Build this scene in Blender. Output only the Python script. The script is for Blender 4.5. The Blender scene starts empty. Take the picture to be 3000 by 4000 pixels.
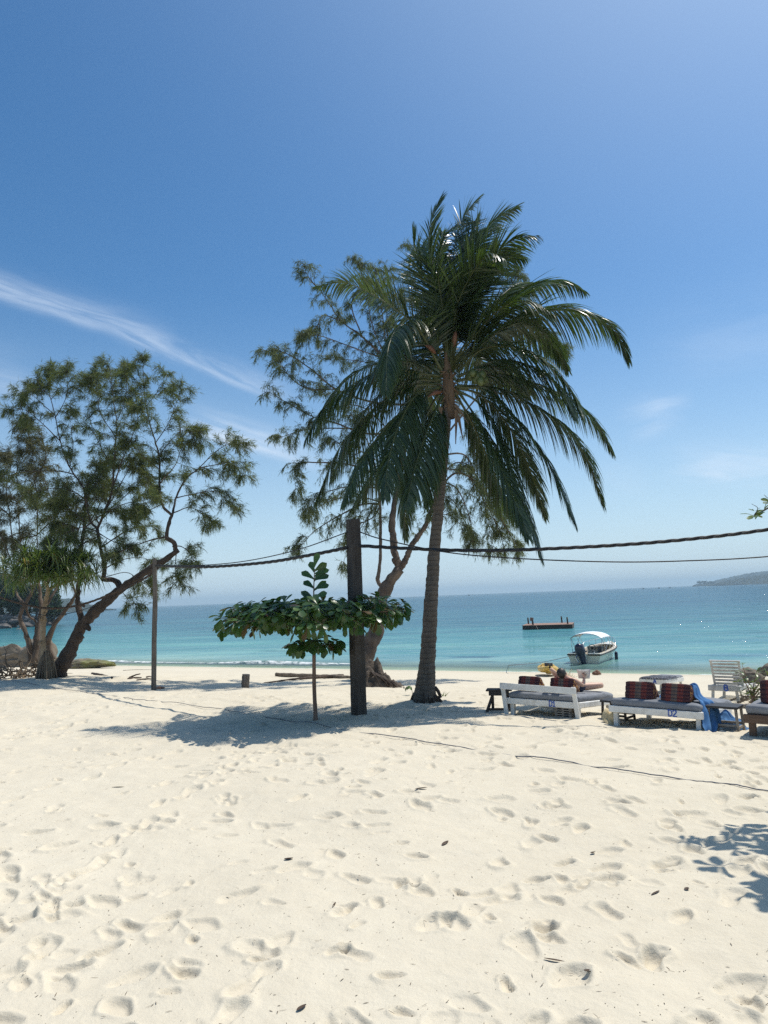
import bpy, bmesh, math, random
import numpy as np
from mathutils import Vector, Matrix
random.seed(7); RNG = np.random.default_rng(11)
SC = bpy.context.scene
COL = SC.collection
PI = math.pi
# ------------------------------------------------------------------ camera model (photo is 3000 x 4000)
FPX = 2774.0; ROLL = math.radians(2.2); HCAM = 2.4
PITCH = math.atan(333 * math.cos(ROLL) / FPX)
SEA = -1.2
SUN_AZ, SUN_EL = math.radians(58), math.radians(62)

def ray(px, py):
    u = px - 1500; v = py - 2000
    c, s = math.cos(ROLL), math.sin(ROLL)
    u2 = u * c - v * s; v2 = u * s + v * c
    cp, sp = math.cos(PITCH), math.sin(PITCH)
    return np.array([u2, FPX * cp + v2 * sp, FPX * sp - v2 * cp]) / FPX
def hit(px, py, z):
    d = ray(px, py); return np.array([0, 0, HCAM]) + d * ((z - HCAM) / d[2])
def at(px, py, Y):
    d = ray(px, py); return np.array([0, 0, HCAM]) + d * (Y / d[1])

# ------------------------------------------------------------------ value noise
def _h(ix, iy, seed):
    n = (ix.astype(np.int64) * 374761393 + iy.astype(np.int64) * 668265263 + seed * 974711) & 0x7fffffff
    n = ((n ^ (n >> 13)) * 1274126177) & 0x7fffffff
    return ((n ^ (n >> 16)) & 0xffff) / 65535.0
def vnoise(x, y, seed=0):
    x = np.asarray(x, float); y = np.asarray(y, float)
    ix = np.floor(x); iy = np.floor(y); fx = x - ix; fy = y - iy
    fx = fx * fx * fx * (fx * (fx * 6 - 15) + 10); fy = fy * fy * fy * (fy * (fy * 6 - 15) + 10)
    a = _h(ix, iy, seed); b = _h(ix + 1, iy, seed); c = _h(ix, iy + 1, seed); d = _h(ix + 1, iy + 1, seed)
    return (a + (b - a) * fx) * (1 - fy) + (c + (d - c) * fx) * fy - 0.5

# ------------------------------------------------------------------ terrain
SHN = (0.47, 0.883)                      # direction from the beach to the sea
def coast(x, y): return x * SHN[0] + y * SHN[1]
MOUNDS = []
def terrain(x, y):
    x = np.asarray(x, float); y = np.asarray(y, float)
    s = coast(x, y)
    k = 0.8
    ramp = np.where(s - 13.4 > 20, s - 13.4, k * np.log1p(np.exp(np.clip((s - 13.4) / k, -40, 30))))
    z = -0.0652 * ramp
    fade = 1 / (1 + np.exp((s - 27) / 1.2))
    z = z + fade * (0.11 * vnoise(x * .30 + 3, y * .30, 1) + 0.06 * vnoise(x * .9, y * .9 + 5, 2)) * np.clip((s + 6) / 12, .4, 1)
    for mx, my, h, r in MOUNDS:
        z = z + h * np.exp(-(((x - mx) ** 2 + (y - my) ** 2) / (r * r)))
    return z
def G(px, py):
    z = 0.0
    for i in range(60):
        p = hit(px, py, z); z = .6 * z + .4 * float(terrain(p[0], p[1]))
    p = hit(px, py, z); p[2] = float(terrain(p[0], p[1]))
    return p
# mounds of sand round the trunks
MOUNDS.append((-11.9, 26.0, .30, 3.2))
MOUNDS.append((.8, 17.3, .16, .75)); MOUNDS.append((-.68, 15.2, .06, .45)); MOUNDS.append((-.7, 22.8, .15, 1.0))
MOUNDS.append((-6.9, 21.2, .06, .5))

# ------------------------------------------------------------------ mesh builder
def rot_z(a): return np.array([[math.cos(a), -math.sin(a), 0], [math.sin(a), math.cos(a), 0], [0, 0, 1]])
def rot_x(a): return np.array([[1, 0, 0], [0, math.cos(a), -math.sin(a)], [0, math.sin(a), math.cos(a)]])
def rot_y(a): return np.array([[math.cos(a), 0, math.sin(a)], [0, 1, 0], [-math.sin(a), 0, math.cos(a)]])
def nrm(v):
    v = np.asarray(v, float); return v / (np.linalg.norm(v, axis=-1, keepdims=True) + 1e-12)

class MB:
    def __init__(self): self.V = []; self.F = []; self.M = []; self.n = 0
    def add(self, verts, faces, m=0):
        verts = np.asarray(verts, float).reshape(-1, 3)
        self.V.append(verts)
        for f in faces: self.F.append(tuple(i + self.n for i in f)); self.M.append(m)
        self.n += len(verts); return self
    def addq(self, verts, quads, m=0):
        q = np.asarray(quads, int) + self.n
        self.V.append(np.asarray(verts, float).reshape(-1, 3)); self.n += len(self.V[-1])
        self.F.extend(map(tuple, q.tolist())); self.M.extend([m] * len(q)); return self
    def box(self, c, s, R=None, m=0, bev=0.0):
        c = np.asarray(c, float); hx, hy, hz = [a / 2 for a in s]
        if bev > 0:
            b = min(bev, hx * .45, hy * .45, hz * .45)
            vs = []
            for sx in (-1, 1):
                for sy in (-1, 1):
                    for sz in (-1, 1):
                        vs += [(sx * hx, sy * (hy - b), sz * (hz - b)), (sx * (hx - b), sy * hy, sz * (hz - b)), (sx * (hx - b), sy * (hy - b), sz * hz)]
            vs = np.array(vs)
            bm = bmesh.new()
            bv = [bm.verts.new(v) for v in vs]
            r = bmesh.ops.convex_hull(bm, input=bv)
            bm.verts.ensure_lookup_table(); bm.verts.index_update()
            co = np.array([v.co for v in bm.verts]); fc = [[v.index for v in f.verts] for f in bm.faces]; bm.free()
        else:
            co = np.array([(x * hx, y * hy, z * hz) for x in (-1, 1) for y in (-1, 1) for z in (-1, 1)])
            fc = [(0, 1, 3, 2), (4, 6, 7, 5), (0, 4, 5, 1), (2, 3, 7, 6), (0, 2, 6, 4), (1, 5, 7, 3)]
        if R is not None: co = co @ np.asarray(R).T
        return self.add(co + c, fc, m)
    def bar(self, a, b, w, h, m=0, up=(0, 0, 1), bev=.006):
        a = np.asarray(a, float); b = np.asarray(b, float); d = b - a; L = np.linalg.norm(d); d = d / L
        x = nrm(np.cross(up, d)) if abs(np.dot(up, d)) < .98 else nrm(np.cross((1, 0, 0), d)); z = np.cross(d, x)
        return self.box((a + b) / 2, (w, L, h), np.stack([x, d, z], 1), m, bev)
    def tube(self, pts, radii, seg=8, m=0, cap=True, wob=0.0, ell=None, seed=0):
        pts = np.asarray(pts, float); n = len(pts)
        radii = np.full(n, radii, float) if np.isscalar(radii) else np.asarray(radii, float)
        t = nrm(np.gradient(pts, axis=0))
        ref = np.array([0.0, 0, 1]) if abs(t[0][2]) < .9 else np.array([1.0, 0, 0])
        x = nrm(np.cross(ref, t[0])); V = []
        a = np.arange(seg) * 2 * PI / seg
        for i in range(n):
            x = nrm(x - t[i] * np.dot(x, t[i])); y = np.cross(t[i], x)
            r = np.full(seg, radii[i])
            if wob: r = r * (1 + wob * 2 * vnoise(np.cos(a) * 1.7 + 9 + seed, np.sin(a) * 1.7 + i * .45 + seed, 5))
            V.append(pts[i] + np.outer(np.cos(a) * r, x) + np.outer(np.sin(a) * r * (ell or 1), y))
        V = np.concatenate(V)
        i = np.arange(n - 1)[:, None] * seg; j = np.arange(seg)[None, :]; k = (j + 1) % seg
        q = np.stack([i + j, i + k, i + seg + k, i + seg + j], -1).reshape(-1, 4)
        base = self.n
        self.addq(V, q, m)
        if cap:
            self.F.append(tuple(base + np.arange(seg)[::-1])); self.M.append(m)
            self.F.append(tuple(base + (n - 1) * seg + np.arange(seg))); self.M.append(m)
        return self
    def lathe(self, prof, seg=16, c=(0, 0, 0), R=None, m=0):
        prof = np.asarray(prof, float); a = np.arange(seg) * 2 * PI / seg
        V = np.concatenate([np.stack([np.cos(a) * r, np.sin(a) * r, np.full(seg, z)], 1) for r, z in prof])
        if R is not None: V = V @ np.asarray(R).T
        n = len(prof); i = np.arange(n - 1)[:, None] * seg; j = np.arange(seg)[None, :]; k = (j + 1) % seg
        return self.addq(V + np.asarray(c), np.stack([i + j, i + k, i + seg + k, i + seg + j], -1).reshape(-1, 4), m)
    def grid(self, P, m=0, closeu=False):
        P = np.asarray(P, float); a, b = P.shape[:2]
        i = np.arange(a - 1)[:, None] * b
        j = np.arange(b if closeu else b - 1)[None, :]; k = (j + 1) % b
        return self.addq(P.reshape(-1, 3), np.stack([i + j, i + k, i + b + k, i + b + j], -1).reshape(-1, 4), m)
    def ribbons(self, P, D, S, L, W, droop=0.0, k=3, prof=None, fold=0.0, m=0, curl=None):
        """many leaf blades at once: base P, direction D, side S, length L, width W"""
        P = np.asarray(P, float); n = len(P); D = nrm(D); S = np.asarray(S, float); S = nrm(S - D * (S * D).sum(1, keepdims=True))
        L = np.broadcast_to(np.asarray(L, float), (n,))[:, None]; W = np.broadcast_to(np.asarray(W, float), (n,))[:, None]
        dr = np.broadcast_to(np.asarray(droop, float), (n,))[:, None]
        N = np.cross(S, D); cols = 3 if fold else 2
        prof = prof or (lambda t: 1 - t * .9)
        rows = []
        pos = P.copy(); d = D.copy()
        for j in range(k + 1):
            t = j / k; w = W * prof(t) / 2
            if fold: rows.append(np.stack([pos - S * w, pos - N * w * fold, pos + S * w], 1))
            else: rows.append(np.stack([pos - S * w, pos + S * w], 1))
            if curl is not None: d = nrm(d + N * np.broadcast_to(np.asarray(curl, float), (n,))[:, None] / k)
            d = nrm(d + np.array([0, 0, -1.0]) * dr * 2 / k); pos = pos + d * L / k
        V = np.stack(rows, 1).reshape(-1, 3)
        st = (k + 1) * cols
        loc = []
        for j in range(k):
            for c in range(cols - 1):
                a = j * cols + c; loc.append((a, a + 1, a + cols + 1, a + cols))
        q = (np.arange(n)[:, None, None] * st + np.array(loc)[None]).reshape(-1, 4)
        return self.addq(V, q, m)
    def build(self, name, mats, parent=None, origin=(0, 0, 0), smooth=True, auto=None):
        me = bpy.data.meshes.new(name)
        V = np.concatenate(self.V) - np.asarray(origin, float)
        me.vertices.add(len(V)); me.vertices.foreach_set('co', V.ravel())
        ln = np.fromiter((len(f) for f in self.F), int, len(self.F))
        flat = np.fromiter((i for f in self.F for i in f), int, int(ln.sum()))
        me.loops.add(len(flat)); me.loops.foreach_set('vertex_index', flat)
        me.polygons.add(len(ln)); st = np.concatenate([[0], np.cumsum(ln)[:-1]])
        me.polygons.foreach_set('loop_start', st); me.polygons.foreach_set('loop_total', ln)
        mats = mats if isinstance(mats, (list, tuple)) else [mats]
        for mm in mats: me.materials.append(mm)
        me.polygons.foreach_set('material_index', np.array(self.M, int))
        me.polygons.foreach_set('use_smooth', np.full(len(ln), bool(smooth)))
        me.update(calc_edges=True); me.validate()
        if smooth and auto is not None:
            try: me.set_sharp_from_angle(angle=math.radians(auto))
            except Exception: pass
        o = bpy.data.objects.new(name, me); COL.objects.link(o)
        if parent is not None: o.parent = parent
        else: o.location = origin
        return o

def tag(o, label=None, cat=None, group=None, kind=None):
    if label: o['label'] = label
    if cat: o['category'] = cat
    if group: o['group'] = group
    if kind: o['kind'] = kind
    return o
def thing(name, label, cat, loc, rz=0.0, tilt=0.0, group=None):
    o = bpy.data.objects.new(name, None); COL.objects.link(o); o.empty_display_size = .2
    o.location = [float(a) for a in loc]; o.rotation_euler = (tilt, 0, rz)
    return tag(o, label, cat, group)

def spline(pts, n=24):
    """Catmull-Rom through pts (any dimension), n samples"""
    p = np.asarray(pts, float)
    if len(p) == 2: return p[0] + (p[1] - p[0]) * np.linspace(0, 1, n)[:, None]
    p = np.concatenate([[2 * p[0] - p[1]], p, [2 * p[-1] - p[-2]]])
    m = len(p) - 3; out = []
    for u in np.linspace(0, m - 1e-6, n):
        i = int(u); t = u - i; a, b, c, d = p[i:i + 4]
        out.append(.5 * ((2 * b) + (c - a) * t + (2 * a - 5 * b + 4 * c - d) * t * t + (3 * b - a - 3 * c + d) * t ** 3))
    return np.array(out)

# ------------------------------------------------------------------ materials
def new_mat(name):
    m = bpy.data.materials.new(name); m.use_nodes = True; nt = m.node_tree; nt.nodes.clear()
    out = nt.nodes.new('ShaderNodeOutputMaterial')
    return m, nt, out
def N(nt, t, **kw):
    n = nt.nodes.new(t)
    for k, v in kw.items():
        if k.startswith('i_'):
            key = k[2:]; key = int(key) if key.isdigit() else key.replace('_', ' ')
            n.inputs[key].default_value = v
        else: setattr(n, k, v)
    return n
def LK(nt, a, b): nt.links.new(a, b)
def rgba(c): return (c[0], c[1], c[2], 1.0)
def mathn(nt, op, a, b=None, c=None, clamp=False):
    n = nt.nodes.new('ShaderNodeMath'); n.operation = op; n.use_clamp = clamp
    for i, v in enumerate((a, b, c)):
        if v is None: continue
        if isinstance(v, (int, float)): n.inputs[i].default_value = v
        else: nt.links.new(v, n.inputs[i])
    return n.outputs[0]
def ramp(nt, fac, stops, interp='LINEAR'):
    n = nt.nodes.new('ShaderNodeValToRGB'); cr = n.color_ramp; cr.interpolation = interp
    while len(cr.elements) > 1: cr.elements.remove(cr.elements[-1])
    cr.elements[0].position = stops[0][0]; cr.elements[0].color = rgba(stops[0][1])
    for p, c in stops[1:]:
        e = cr.elements.new(p); e.color = rgba(c)
    nt.links.new(fac, n.inputs[0]); return n.outputs[0]
def mixc(nt, f, a, b, bt='MIX'):
    n = nt.nodes.new('ShaderNodeMix'); n.data_type = 'RGBA'; n.blend_type = bt
    for i, v in ((0, f), (6, a), (7, b)):
        if isinstance(v, (int, float)): n.inputs[i].default_value = v
        elif isinstance(v, (tuple, list)): n.inputs[i].default_value = rgba(v)
        else: nt.links.new(v, n.inputs[i])
    return n.outputs[2]
def noise(nt, vec, scale, detail=4, rough=.55, dist=0.0, lac=2.0):
    n = nt.nodes.new('ShaderNodeTexNoise'); n.inputs['Scale'].default_value = scale; n.inputs['Detail'].default_value = detail
    n.inputs['Roughness'].default_value = rough; n.inputs['Distortion'].default_value = dist
    if vec is not None: nt.links.new(vec, n.inputs['Vector'])
    return n.outputs['Fac']
def mapping(nt, vec, scale=(1, 1, 1), loc=(0, 0, 0), rot=(0, 0, 0)):
    n = nt.nodes.new('ShaderNodeMapping'); n.inputs['Scale'].default_value = scale; n.inputs['Location'].default_value = loc; n.inputs['Rotation'].default_value = rot
    nt.links.new(vec, n.inputs['Vector']); return n.outputs[0]

def simple(name, c1, c2=None, rough=.6, scale=6, stretch=(1, 1, 1), bump=.15, bdist=.01, metal=0.0, spec=.5, detail=5, grime=None, gscale=2.5):
    """two-tone noise-varied surface with bump, in object space"""
    m, nt, out = new_mat(name)
    tc = N(nt, 'ShaderNodeTexCoord'); v = mapping(nt, tc.outputs['Object'], stretch)
    f = noise(nt, v, scale, detail, .6)
    c2 = c2 or tuple(min(1, a * 1.25) for a in c1)
    col = ramp(nt, f, [(.3, c1), (.7, c2)])
    if grime:
        g = noise(nt, tc.outputs['Object'], gscale, 6, .65)
        col = mixc(nt, ramp(nt, g, [(.48, (0, 0, 0)), (.72, (.8, .8, .8))]), col, grime)
    b = N(nt, 'ShaderNodeBsdfPrincipled'); LK(nt, col, b.inputs['Base Color'])
    b.inputs['Roughness'].default_value = rough; b.inputs['Metallic'].default_value = metal; b.inputs['Specular IOR Level'].default_value = spec
    if bump:
        bp = N(nt, 'ShaderNodeBump'); bp.inputs['Strength'].default_value = bump; bp.inputs['Distance'].default_value = bdist
        LK(nt, f, bp.inputs['Height']); LK(nt, bp.outputs[0], b.inputs['Normal'])
    LK(nt, b.outputs[0], out.inputs[0]); return m

def leaf(name, c1, c2, rough=.4, trans=.3, tcol=None, spec=.5, third=None):
    """leaf blades: colour varies blade by blade, light passes through"""
    m, nt, out = new_mat(name)
    g = N(nt, 'ShaderNodeNewGeometry'); r = g.outputs['Random Per Island']
    stops = [(0, c1), (.75, c2)] + ([(.93, c2), (.96, third)] if third else [])
    col = ramp(nt, r, stops)
    b = N(nt, 'ShaderNodeBsdfPrincipled'); LK(nt, col, b.inputs['Base Color']); b.inputs['Roughness'].default_value = rough
    b.inputs['Specular IOR Level'].default_value = spec
    t = N(nt, 'ShaderNodeBsdfTranslucent')
    LK(nt, mixc(nt, 1.0, col, tcol or (1.5, 1.6, .5), 'MULTIPLY'), t.inputs[0])
    mx = N(nt, 'ShaderNodeMixShader'); mx.inputs[0].default_value = trans
    LK(nt, b.outputs[0], mx.inputs[1]); LK(nt, t.outputs[0], mx.inputs[2]); LK(nt, mx.outputs[0], out.inputs[0])
    return m
# tuning values
SKY_DUST, SKY_OZ, SKY_SAT, SKY_HUE = 0.3, 2.4, 1.27, .4975
SKY_HZW, SKY_HZ, SKY_HZC = .42, .85, (4.9, 6.4, 7.7)
SKY_STR = .118
CLOUD = (6.5, 7.4, 8.6)
SEA_BUMP, SEA_REFL = .38, .42
SEA_RAMP = [(0, (.48, .52, .39)), (.16, (.36, .48, .37)), (.27, (.21, .42, .345)), (.37, (.095, .30, .27)), (.47, (.042, .185, .198)), (.60, (.022, .120, .160)), (1, (.015, .088, .142))]
HAZE = .00026
# ================================================================== camera, sun, sky
cam = bpy.data.objects.new('camera', bpy.data.cameras.new('camera')); COL.objects.link(cam); SC.camera = cam
cam.data.sensor_fit = 'VERTICAL'; cam.data.sensor_height = 24.0; cam.data.lens = FPX / 4000 * 24.0
cam.data.clip_start = .05; cam.data.clip_end = 20000
cam.location = (0, 0, HCAM)
cam.matrix_world = Matrix.Translation((0, 0, HCAM)) @ Matrix.Rotation(PI / 2 + PITCH, 4, 'X') @ Matrix.Rotation(-ROLL, 4, 'Z')

sd = Vector((math.cos(SUN_EL) * math.sin(SUN_AZ), math.cos(SUN_EL) * math.cos(SUN_AZ), math.sin(SUN_EL)))
sun = bpy.data.objects.new('sun', bpy.data.lights.new('sun', 'SUN')); COL.objects.link(sun)
sun.data.energy = 4.3; sun.data.angle = math.radians(.53); sun.data.color = (1.0, .955, .87)
sun.rotation_euler = sd.to_track_quat('Z', 'Y').to_euler(); sun.location = (20, 20, 40)

SC.view_settings.view_transform = 'Standard'; SC.view_settings.look = 'None'; SC.view_settings.exposure = 0.07; SC.view_settings.gamma = 1.0
SC.cycles.max_bounces = 8; SC.cycles.transparent_max_bounces = 12; SC.cycles.diffuse_bounces = 3
SC.cycles.glossy_bounces = 3; SC.cycles.transmission_bounces = 4; SC.cycles.caustics_reflective = False; SC.cycles.caustics_refractive = False
SC.cycles.use_denoising = False

W = bpy.data.worlds.new('World'); SC.world = W; W.use_nodes = True; wt = W.node_tree; wt.nodes.clear()
wo = N(wt, 'ShaderNodeOutputWorld'); bg = N(wt, 'ShaderNodeBackground'); LK(wt, bg.outputs[0], wo.inputs[0])
sky = N(wt, 'ShaderNodeTexSky', sky_type='NISHITA', sun_disc=False, sun_elevation=SUN_EL, sun_rotation=SUN_AZ, altitude=0, air_density=1.0, dust_density=SKY_DUST, ozone_density=SKY_OZ)
tc = N(wt, 'ShaderNodeTexCoord'); sp = N(wt, 'ShaderNodeSeparateXYZ'); LK(wt, tc.outputs['Generated'], sp.inputs[0])
az = mathn(wt, 'ARCTAN2', sp.outputs[0], sp.outputs[1]); el = mathn(wt, 'ARCSINE', sp.outputs[2])
hs = N(wt, 'ShaderNodeHueSaturation'); LK(wt, sky.outputs[0], hs.inputs['Color']); hs.inputs['Saturation'].default_value = SKY_SAT; hs.inputs['Value'].default_value = 1.0; hs.inputs['Hue'].default_value = SKY_HUE
# the air near the horizon is milky, the zenith deep blue
hz = mathn(wt, 'POWER', mathn(wt, 'SUBTRACT', 1.0, mathn(wt, 'DIVIDE', el, SKY_HZW, clamp=True), clamp=True), 1.6)
skyc = mixc(wt, mathn(wt, 'MULTIPLY', hz, SKY_HZ), hs.outputs[0], SKY_HZC)
def azel(px, py):
    d = ray(px, py); d = d / np.linalg.norm(d); return math.atan2(d[0], d[1]), math.asin(d[2])
cv = N(wt, 'ShaderNodeCombineXYZ'); LK(wt, az, cv.inputs[0]); LK(wt, el, cv.inputs[1])
wn = noise(wt, cv.outputs[0], 7.0, 3, .5)
def streak(p0, p1, wdn, wup, amt, seed, ends=.2, nscale=3.0, stretch=.12):
    """one wisp of high cloud from p0 to p1: sharp lower edge, feathered upper edge, fibres along it"""
    global skyc
    a0, e0 = azel(*p0); a1, e1 = azel(*p1); L = math.hypot(a1 - a0, e1 - e0); cx, sx = (a1 - a0) / L, (e1 - e0) / L
    da = mathn(wt, 'SUBTRACT', az, a0); de = mathn(wt, 'SUBTRACT', el, e0)
    u = mathn(wt, 'DIVIDE', mathn(wt, 'ADD', mathn(wt, 'MULTIPLY', da, cx), mathn(wt, 'MULTIPLY', de, sx)), L)
    v = mathn(wt, 'SUBTRACT', mathn(wt, 'MULTIPLY', de, cx), mathn(wt, 'MULTIPLY', da, sx))
    v = mathn(wt, 'ADD', v, mathn(wt, 'MULTIPLY', mathn(wt, 'SUBTRACT', wn, .5), .018))
    up = mathn(wt, 'MULTIPLY', mathn(wt, 'MAXIMUM', v, 0.0), 1 / wup); dn = mathn(wt, 'MULTIPLY', mathn(wt, 'MINIMUM', v, 0.0), 1 / wdn)
    g = mathn(wt, 'EXPONENT', mathn(wt, 'MULTIPLY', mathn(wt, 'ADD', mathn(wt, 'MULTIPLY', up, up), mathn(wt, 'MULTIPLY', dn, dn)), -1.0))
    uu = mathn(wt, 'MULTIPLY', mathn(wt, 'DIVIDE', u, ends, clamp=True), mathn(wt, 'DIVIDE', mathn(wt, 'SUBTRACT', 1.0, u), ends, clamp=True))
    c = N(wt, 'ShaderNodeCombineXYZ'); LK(wt, mathn(wt, 'MULTIPLY', u, L * stretch * 10), c.inputs[0]); LK(wt, mathn(wt, 'MULTIPLY', v, 10.0), c.inputs[1]); c.inputs[2].default_value = seed
    f = ramp(wt, noise(wt, c.outputs[0], nscale, 6, .62, .5), [(.36, (.12, .12, .12)), (.64, (1, 1, 1))])
    m = mathn(wt, 'MULTIPLY', mathn(wt, 'MULTIPLY', g, uu), mathn(wt, 'MULTIPLY', f, amt))
    skyc = mixc(wt, m, skyc, CLOUD)
streak((-400, 1010), (700, 1345), .008, .020, .58, 1.3, .3)
streak((330, 1245), (1180, 1575), .007, .018, .72, 2.1, .3)
streak((640, 1640), (1290, 1840), .007, .026, .74, 4.2, .35)
streak((-300, 1440), (200, 1540), .015, .03, .3, 6.2, .3)
streak((2390, 1630), (2720, 1575), .006, .016, .42, 8.4, .45, 4.0, .2)
streak((2440, 1690), (2690, 1640), .012, .020, .30, 8.9, .45, 4.0, .2)
streak((2540, 1835), (3400, 1900), .010, .030, .45, 9.4, .3, 4.0, .2)
streak((2620, 1800), (3300, 1790), .010, .022, .28, 9.9, .35, 4.0, .2)
streak((2280, 1900), (2560, 1900), .02, .03, .15, 10.4, .4, 2.0, .2)
streak((2500, 1420), (3300, 1250), .03, .05, .12, 12.4, .3, 2.0, .2)
# the sun stands outside the frame at the upper right: its aureole brightens that side of the sky
dn = N(wt, 'ShaderNodeVectorMath', operation='DOT_PRODUCT'); LK(wt, tc.outputs['Generated'], dn.inputs[0]); dn.inputs[1].default_value = sd
glow = mathn(wt, 'POWER', mathn(wt, 'MAXIMUM', dn.outputs['Value'], 0.0), 7.0)
skyc = mixc(wt, mathn(wt, 'MULTIPLY', glow, .75), skyc, (6.2, 7.8, 9.8))
LK(wt, skyc, bg.inputs['Color']); bg.inputs['Strength'].default_value = SKY_STR

# ================================================================== sand
def footprints(X, Y, Z, xs, ys, half):
    """walked-on dry sand: slumped hollows with raised rims, some in lines of steps"""
    P = []
    def track(x, y, ang, n, step=.62, size=1.0):
        for i in range(n):
            sd_ = 1 if i % 2 else -1
            P.append((x + sd_ * .09 * -math.sin(ang), y + sd_ * .09 * math.cos(ang), ang + random.gauss(0, .12), random.uniform(.68, 1.0) * size, random.uniform(.7, 1.2)))
            x += math.cos(ang) * step * random.uniform(.85, 1.15); y += math.sin(ang) * step * random.uniform(.85, 1.15); ang += random.gauss(0, .07)
    for i in range(95):
        yy = random.uniform(3, 20); track(random.uniform(-.75, .75) * (2 + yy), yy, random.choice([random.gauss(1.2, .35), random.gauss(2.2, .4), random.gauss(.3, .3), random.gauss(-2.0, .5)]), random.randint(6, 18))
    for i in range(850):
        yy = 3 + 20 * random.random() ** 1.1
        P.append((random.uniform(-.72, .72) * (2.2 + yy), yy, random.uniform(0, 2 * PI), random.uniform(.38, .85), random.uniform(.4, 1.2)))
    for (x, y, a, s, d) in P:
        R = .52 * s
        i0, i1 = np.searchsorted(ys, [y - R, y + R])
        if i1 - i0 < 2: continue
        h = half[(i0 + i1) // 2]; j0, j1 = np.searchsorted(xs, [(x - R) / h, (x + R) / h])
        if j1 - j0 < 2: continue
        xx = X[i0:i1, j0:j1] - x; yy = Y[i0:i1, j0:j1] - y
        ca, sa = math.cos(a), math.sin(a)
        u = (xx * ca + yy * sa) / s; v = (-xx * sa + yy * ca) / s
        w = .5 + .12 * np.sin(u * 14 + x * 7)                   # foot outline is a little waisted
        nz = .2 * vnoise(xx * 9 + x * 13, yy * 9 + y * 7, 3) + .12 * vnoise(xx * 24 + x * 3, yy * 24, 4)
        r = np.sqrt((u / .165) ** 2 + (v / (.085 * w * 2)) ** 2) * (1 + nz)
        dep = .034 * d * (.75 + .25 * s)
        tilt = 1 + .35 * np.sin(x * 5 + y * 3) * (u / .165)
        dz = -dep * np.exp(-r ** 7) * tilt + dep * .34 * np.exp(-((r - 1.32) / .28) ** 2) * (1 + .8 * u / .2)
        Z[i0:i1, j0:j1] += dz * np.clip((23 - y) / 4, 0, 1)
NR, NC = 980, 760
ysr = np.concatenate([np.linspace(-14, 2.9, 24)[:-1], 2.9 * np.exp(np.linspace(0, 1, NR) * math.log(46 / 2.9)), np.linspace(46, 130, 30)[1:]])
xsr = np.concatenate([-np.linspace(4.2, 1, 26)[:-1], np.linspace(-1, 1, NC), np.linspace(1, 4.2, 26)[1:]])
half = 2.2 + .60 * np.maximum(ysr, 0) + np.maximum(-ysr, 0) * .2
Xg = xsr[None, :] * half[:, None]; Yg = np.repeat(ysr[:, None], len(xsr), 1)
Zg = terrain(Xg, Yg)
fine = np.clip((28 - coast(Xg, Yg)) / 6, 0, 1)
Zg += fine * (np.clip((Yg - 8) / 5, 0, 1) * .05 * vnoise(Xg * 1.3, Yg * 1.5, 17) + np.clip((Yg - 8) / 5, 0, 1) * .03 * vnoise(Xg * 3.1, Yg * 3.3, 18) + .016 * vnoise(Xg * 2.3, Yg * 2.3, 7) + .012 * vnoise(Xg * 4.6 + 2, Yg * 4.6, 8) + .006 * vnoise(Xg * 11, Yg * 11, 9))
footprints(Xg, Yg, Zg, xsr, ysr, half)
mb = MB(); mb.grid(np.stack([Xg, Yg, Zg], -1)[:, ::-1])
m_sand, nt, out = new_mat('sand')
tcs = N(nt, 'ShaderNodeNewGeometry'); pos = tcs.outputs['Position']
f1 = noise(nt, pos, .35, 4, .5); f2 = noise(nt, pos, 5, 5, .6); f3 = noise(nt, pos, 260, 2, .6)
col = ramp(nt, f1, [(.3, (.61, .54, .415)), (.7, (.66, .59, .46))])
col = mixc(nt, .35, col, ramp(nt, f2, [(.3, (.57, .505, .39)), (.7, (.66, .60, .48))]))
spk = ramp(nt, f3, [(.63, (0, 0, 0)), (.72, (1, 1, 1))])
col = mixc(nt, mathn(nt, 'MULTIPLY', spk, .30), col, (.30, .25, .19))
vor = N(nt, 'ShaderNodeTexVoronoi', feature='F1'); vor.inputs['Scale'].default_value = 11.0; LK(nt, pos, vor.inputs['Vector'])
crumb = ramp(nt, vor.outputs['Distance'], [(.035, (1, 1, 1)), (.06, (0, 0, 0))])
col = mixc(nt, mathn(nt, 'MULTIPLY', crumb, mathn(nt, 'GREATER_THAN', noise(nt, pos, 1.7, 2), .52)), col, (.12, .09, .06))
# wet sand at the water's edge
spx = N(nt, 'ShaderNodeSeparateXYZ'); LK(nt, pos, spx.inputs[0])
sc_ = mathn(nt, 'ADD', mathn(nt, 'MULTIPLY', spx.outputs[0], SHN[0]), mathn(nt, 'MULTIPLY', spx.outputs[1], SHN[1]))
scn = mathn(nt, 'ADD', sc_, mathn(nt, 'MULTIPLY', mathn(nt, 'SUBTRACT', f1, .5), 2.0))
wet = ramp(nt, mathn(nt, 'DIVIDE', mathn(nt, 'SUBTRACT', scn, 29.0), 3.0), [(.25, (0, 0, 0)), (.7, (1, 1, 1))])
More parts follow.
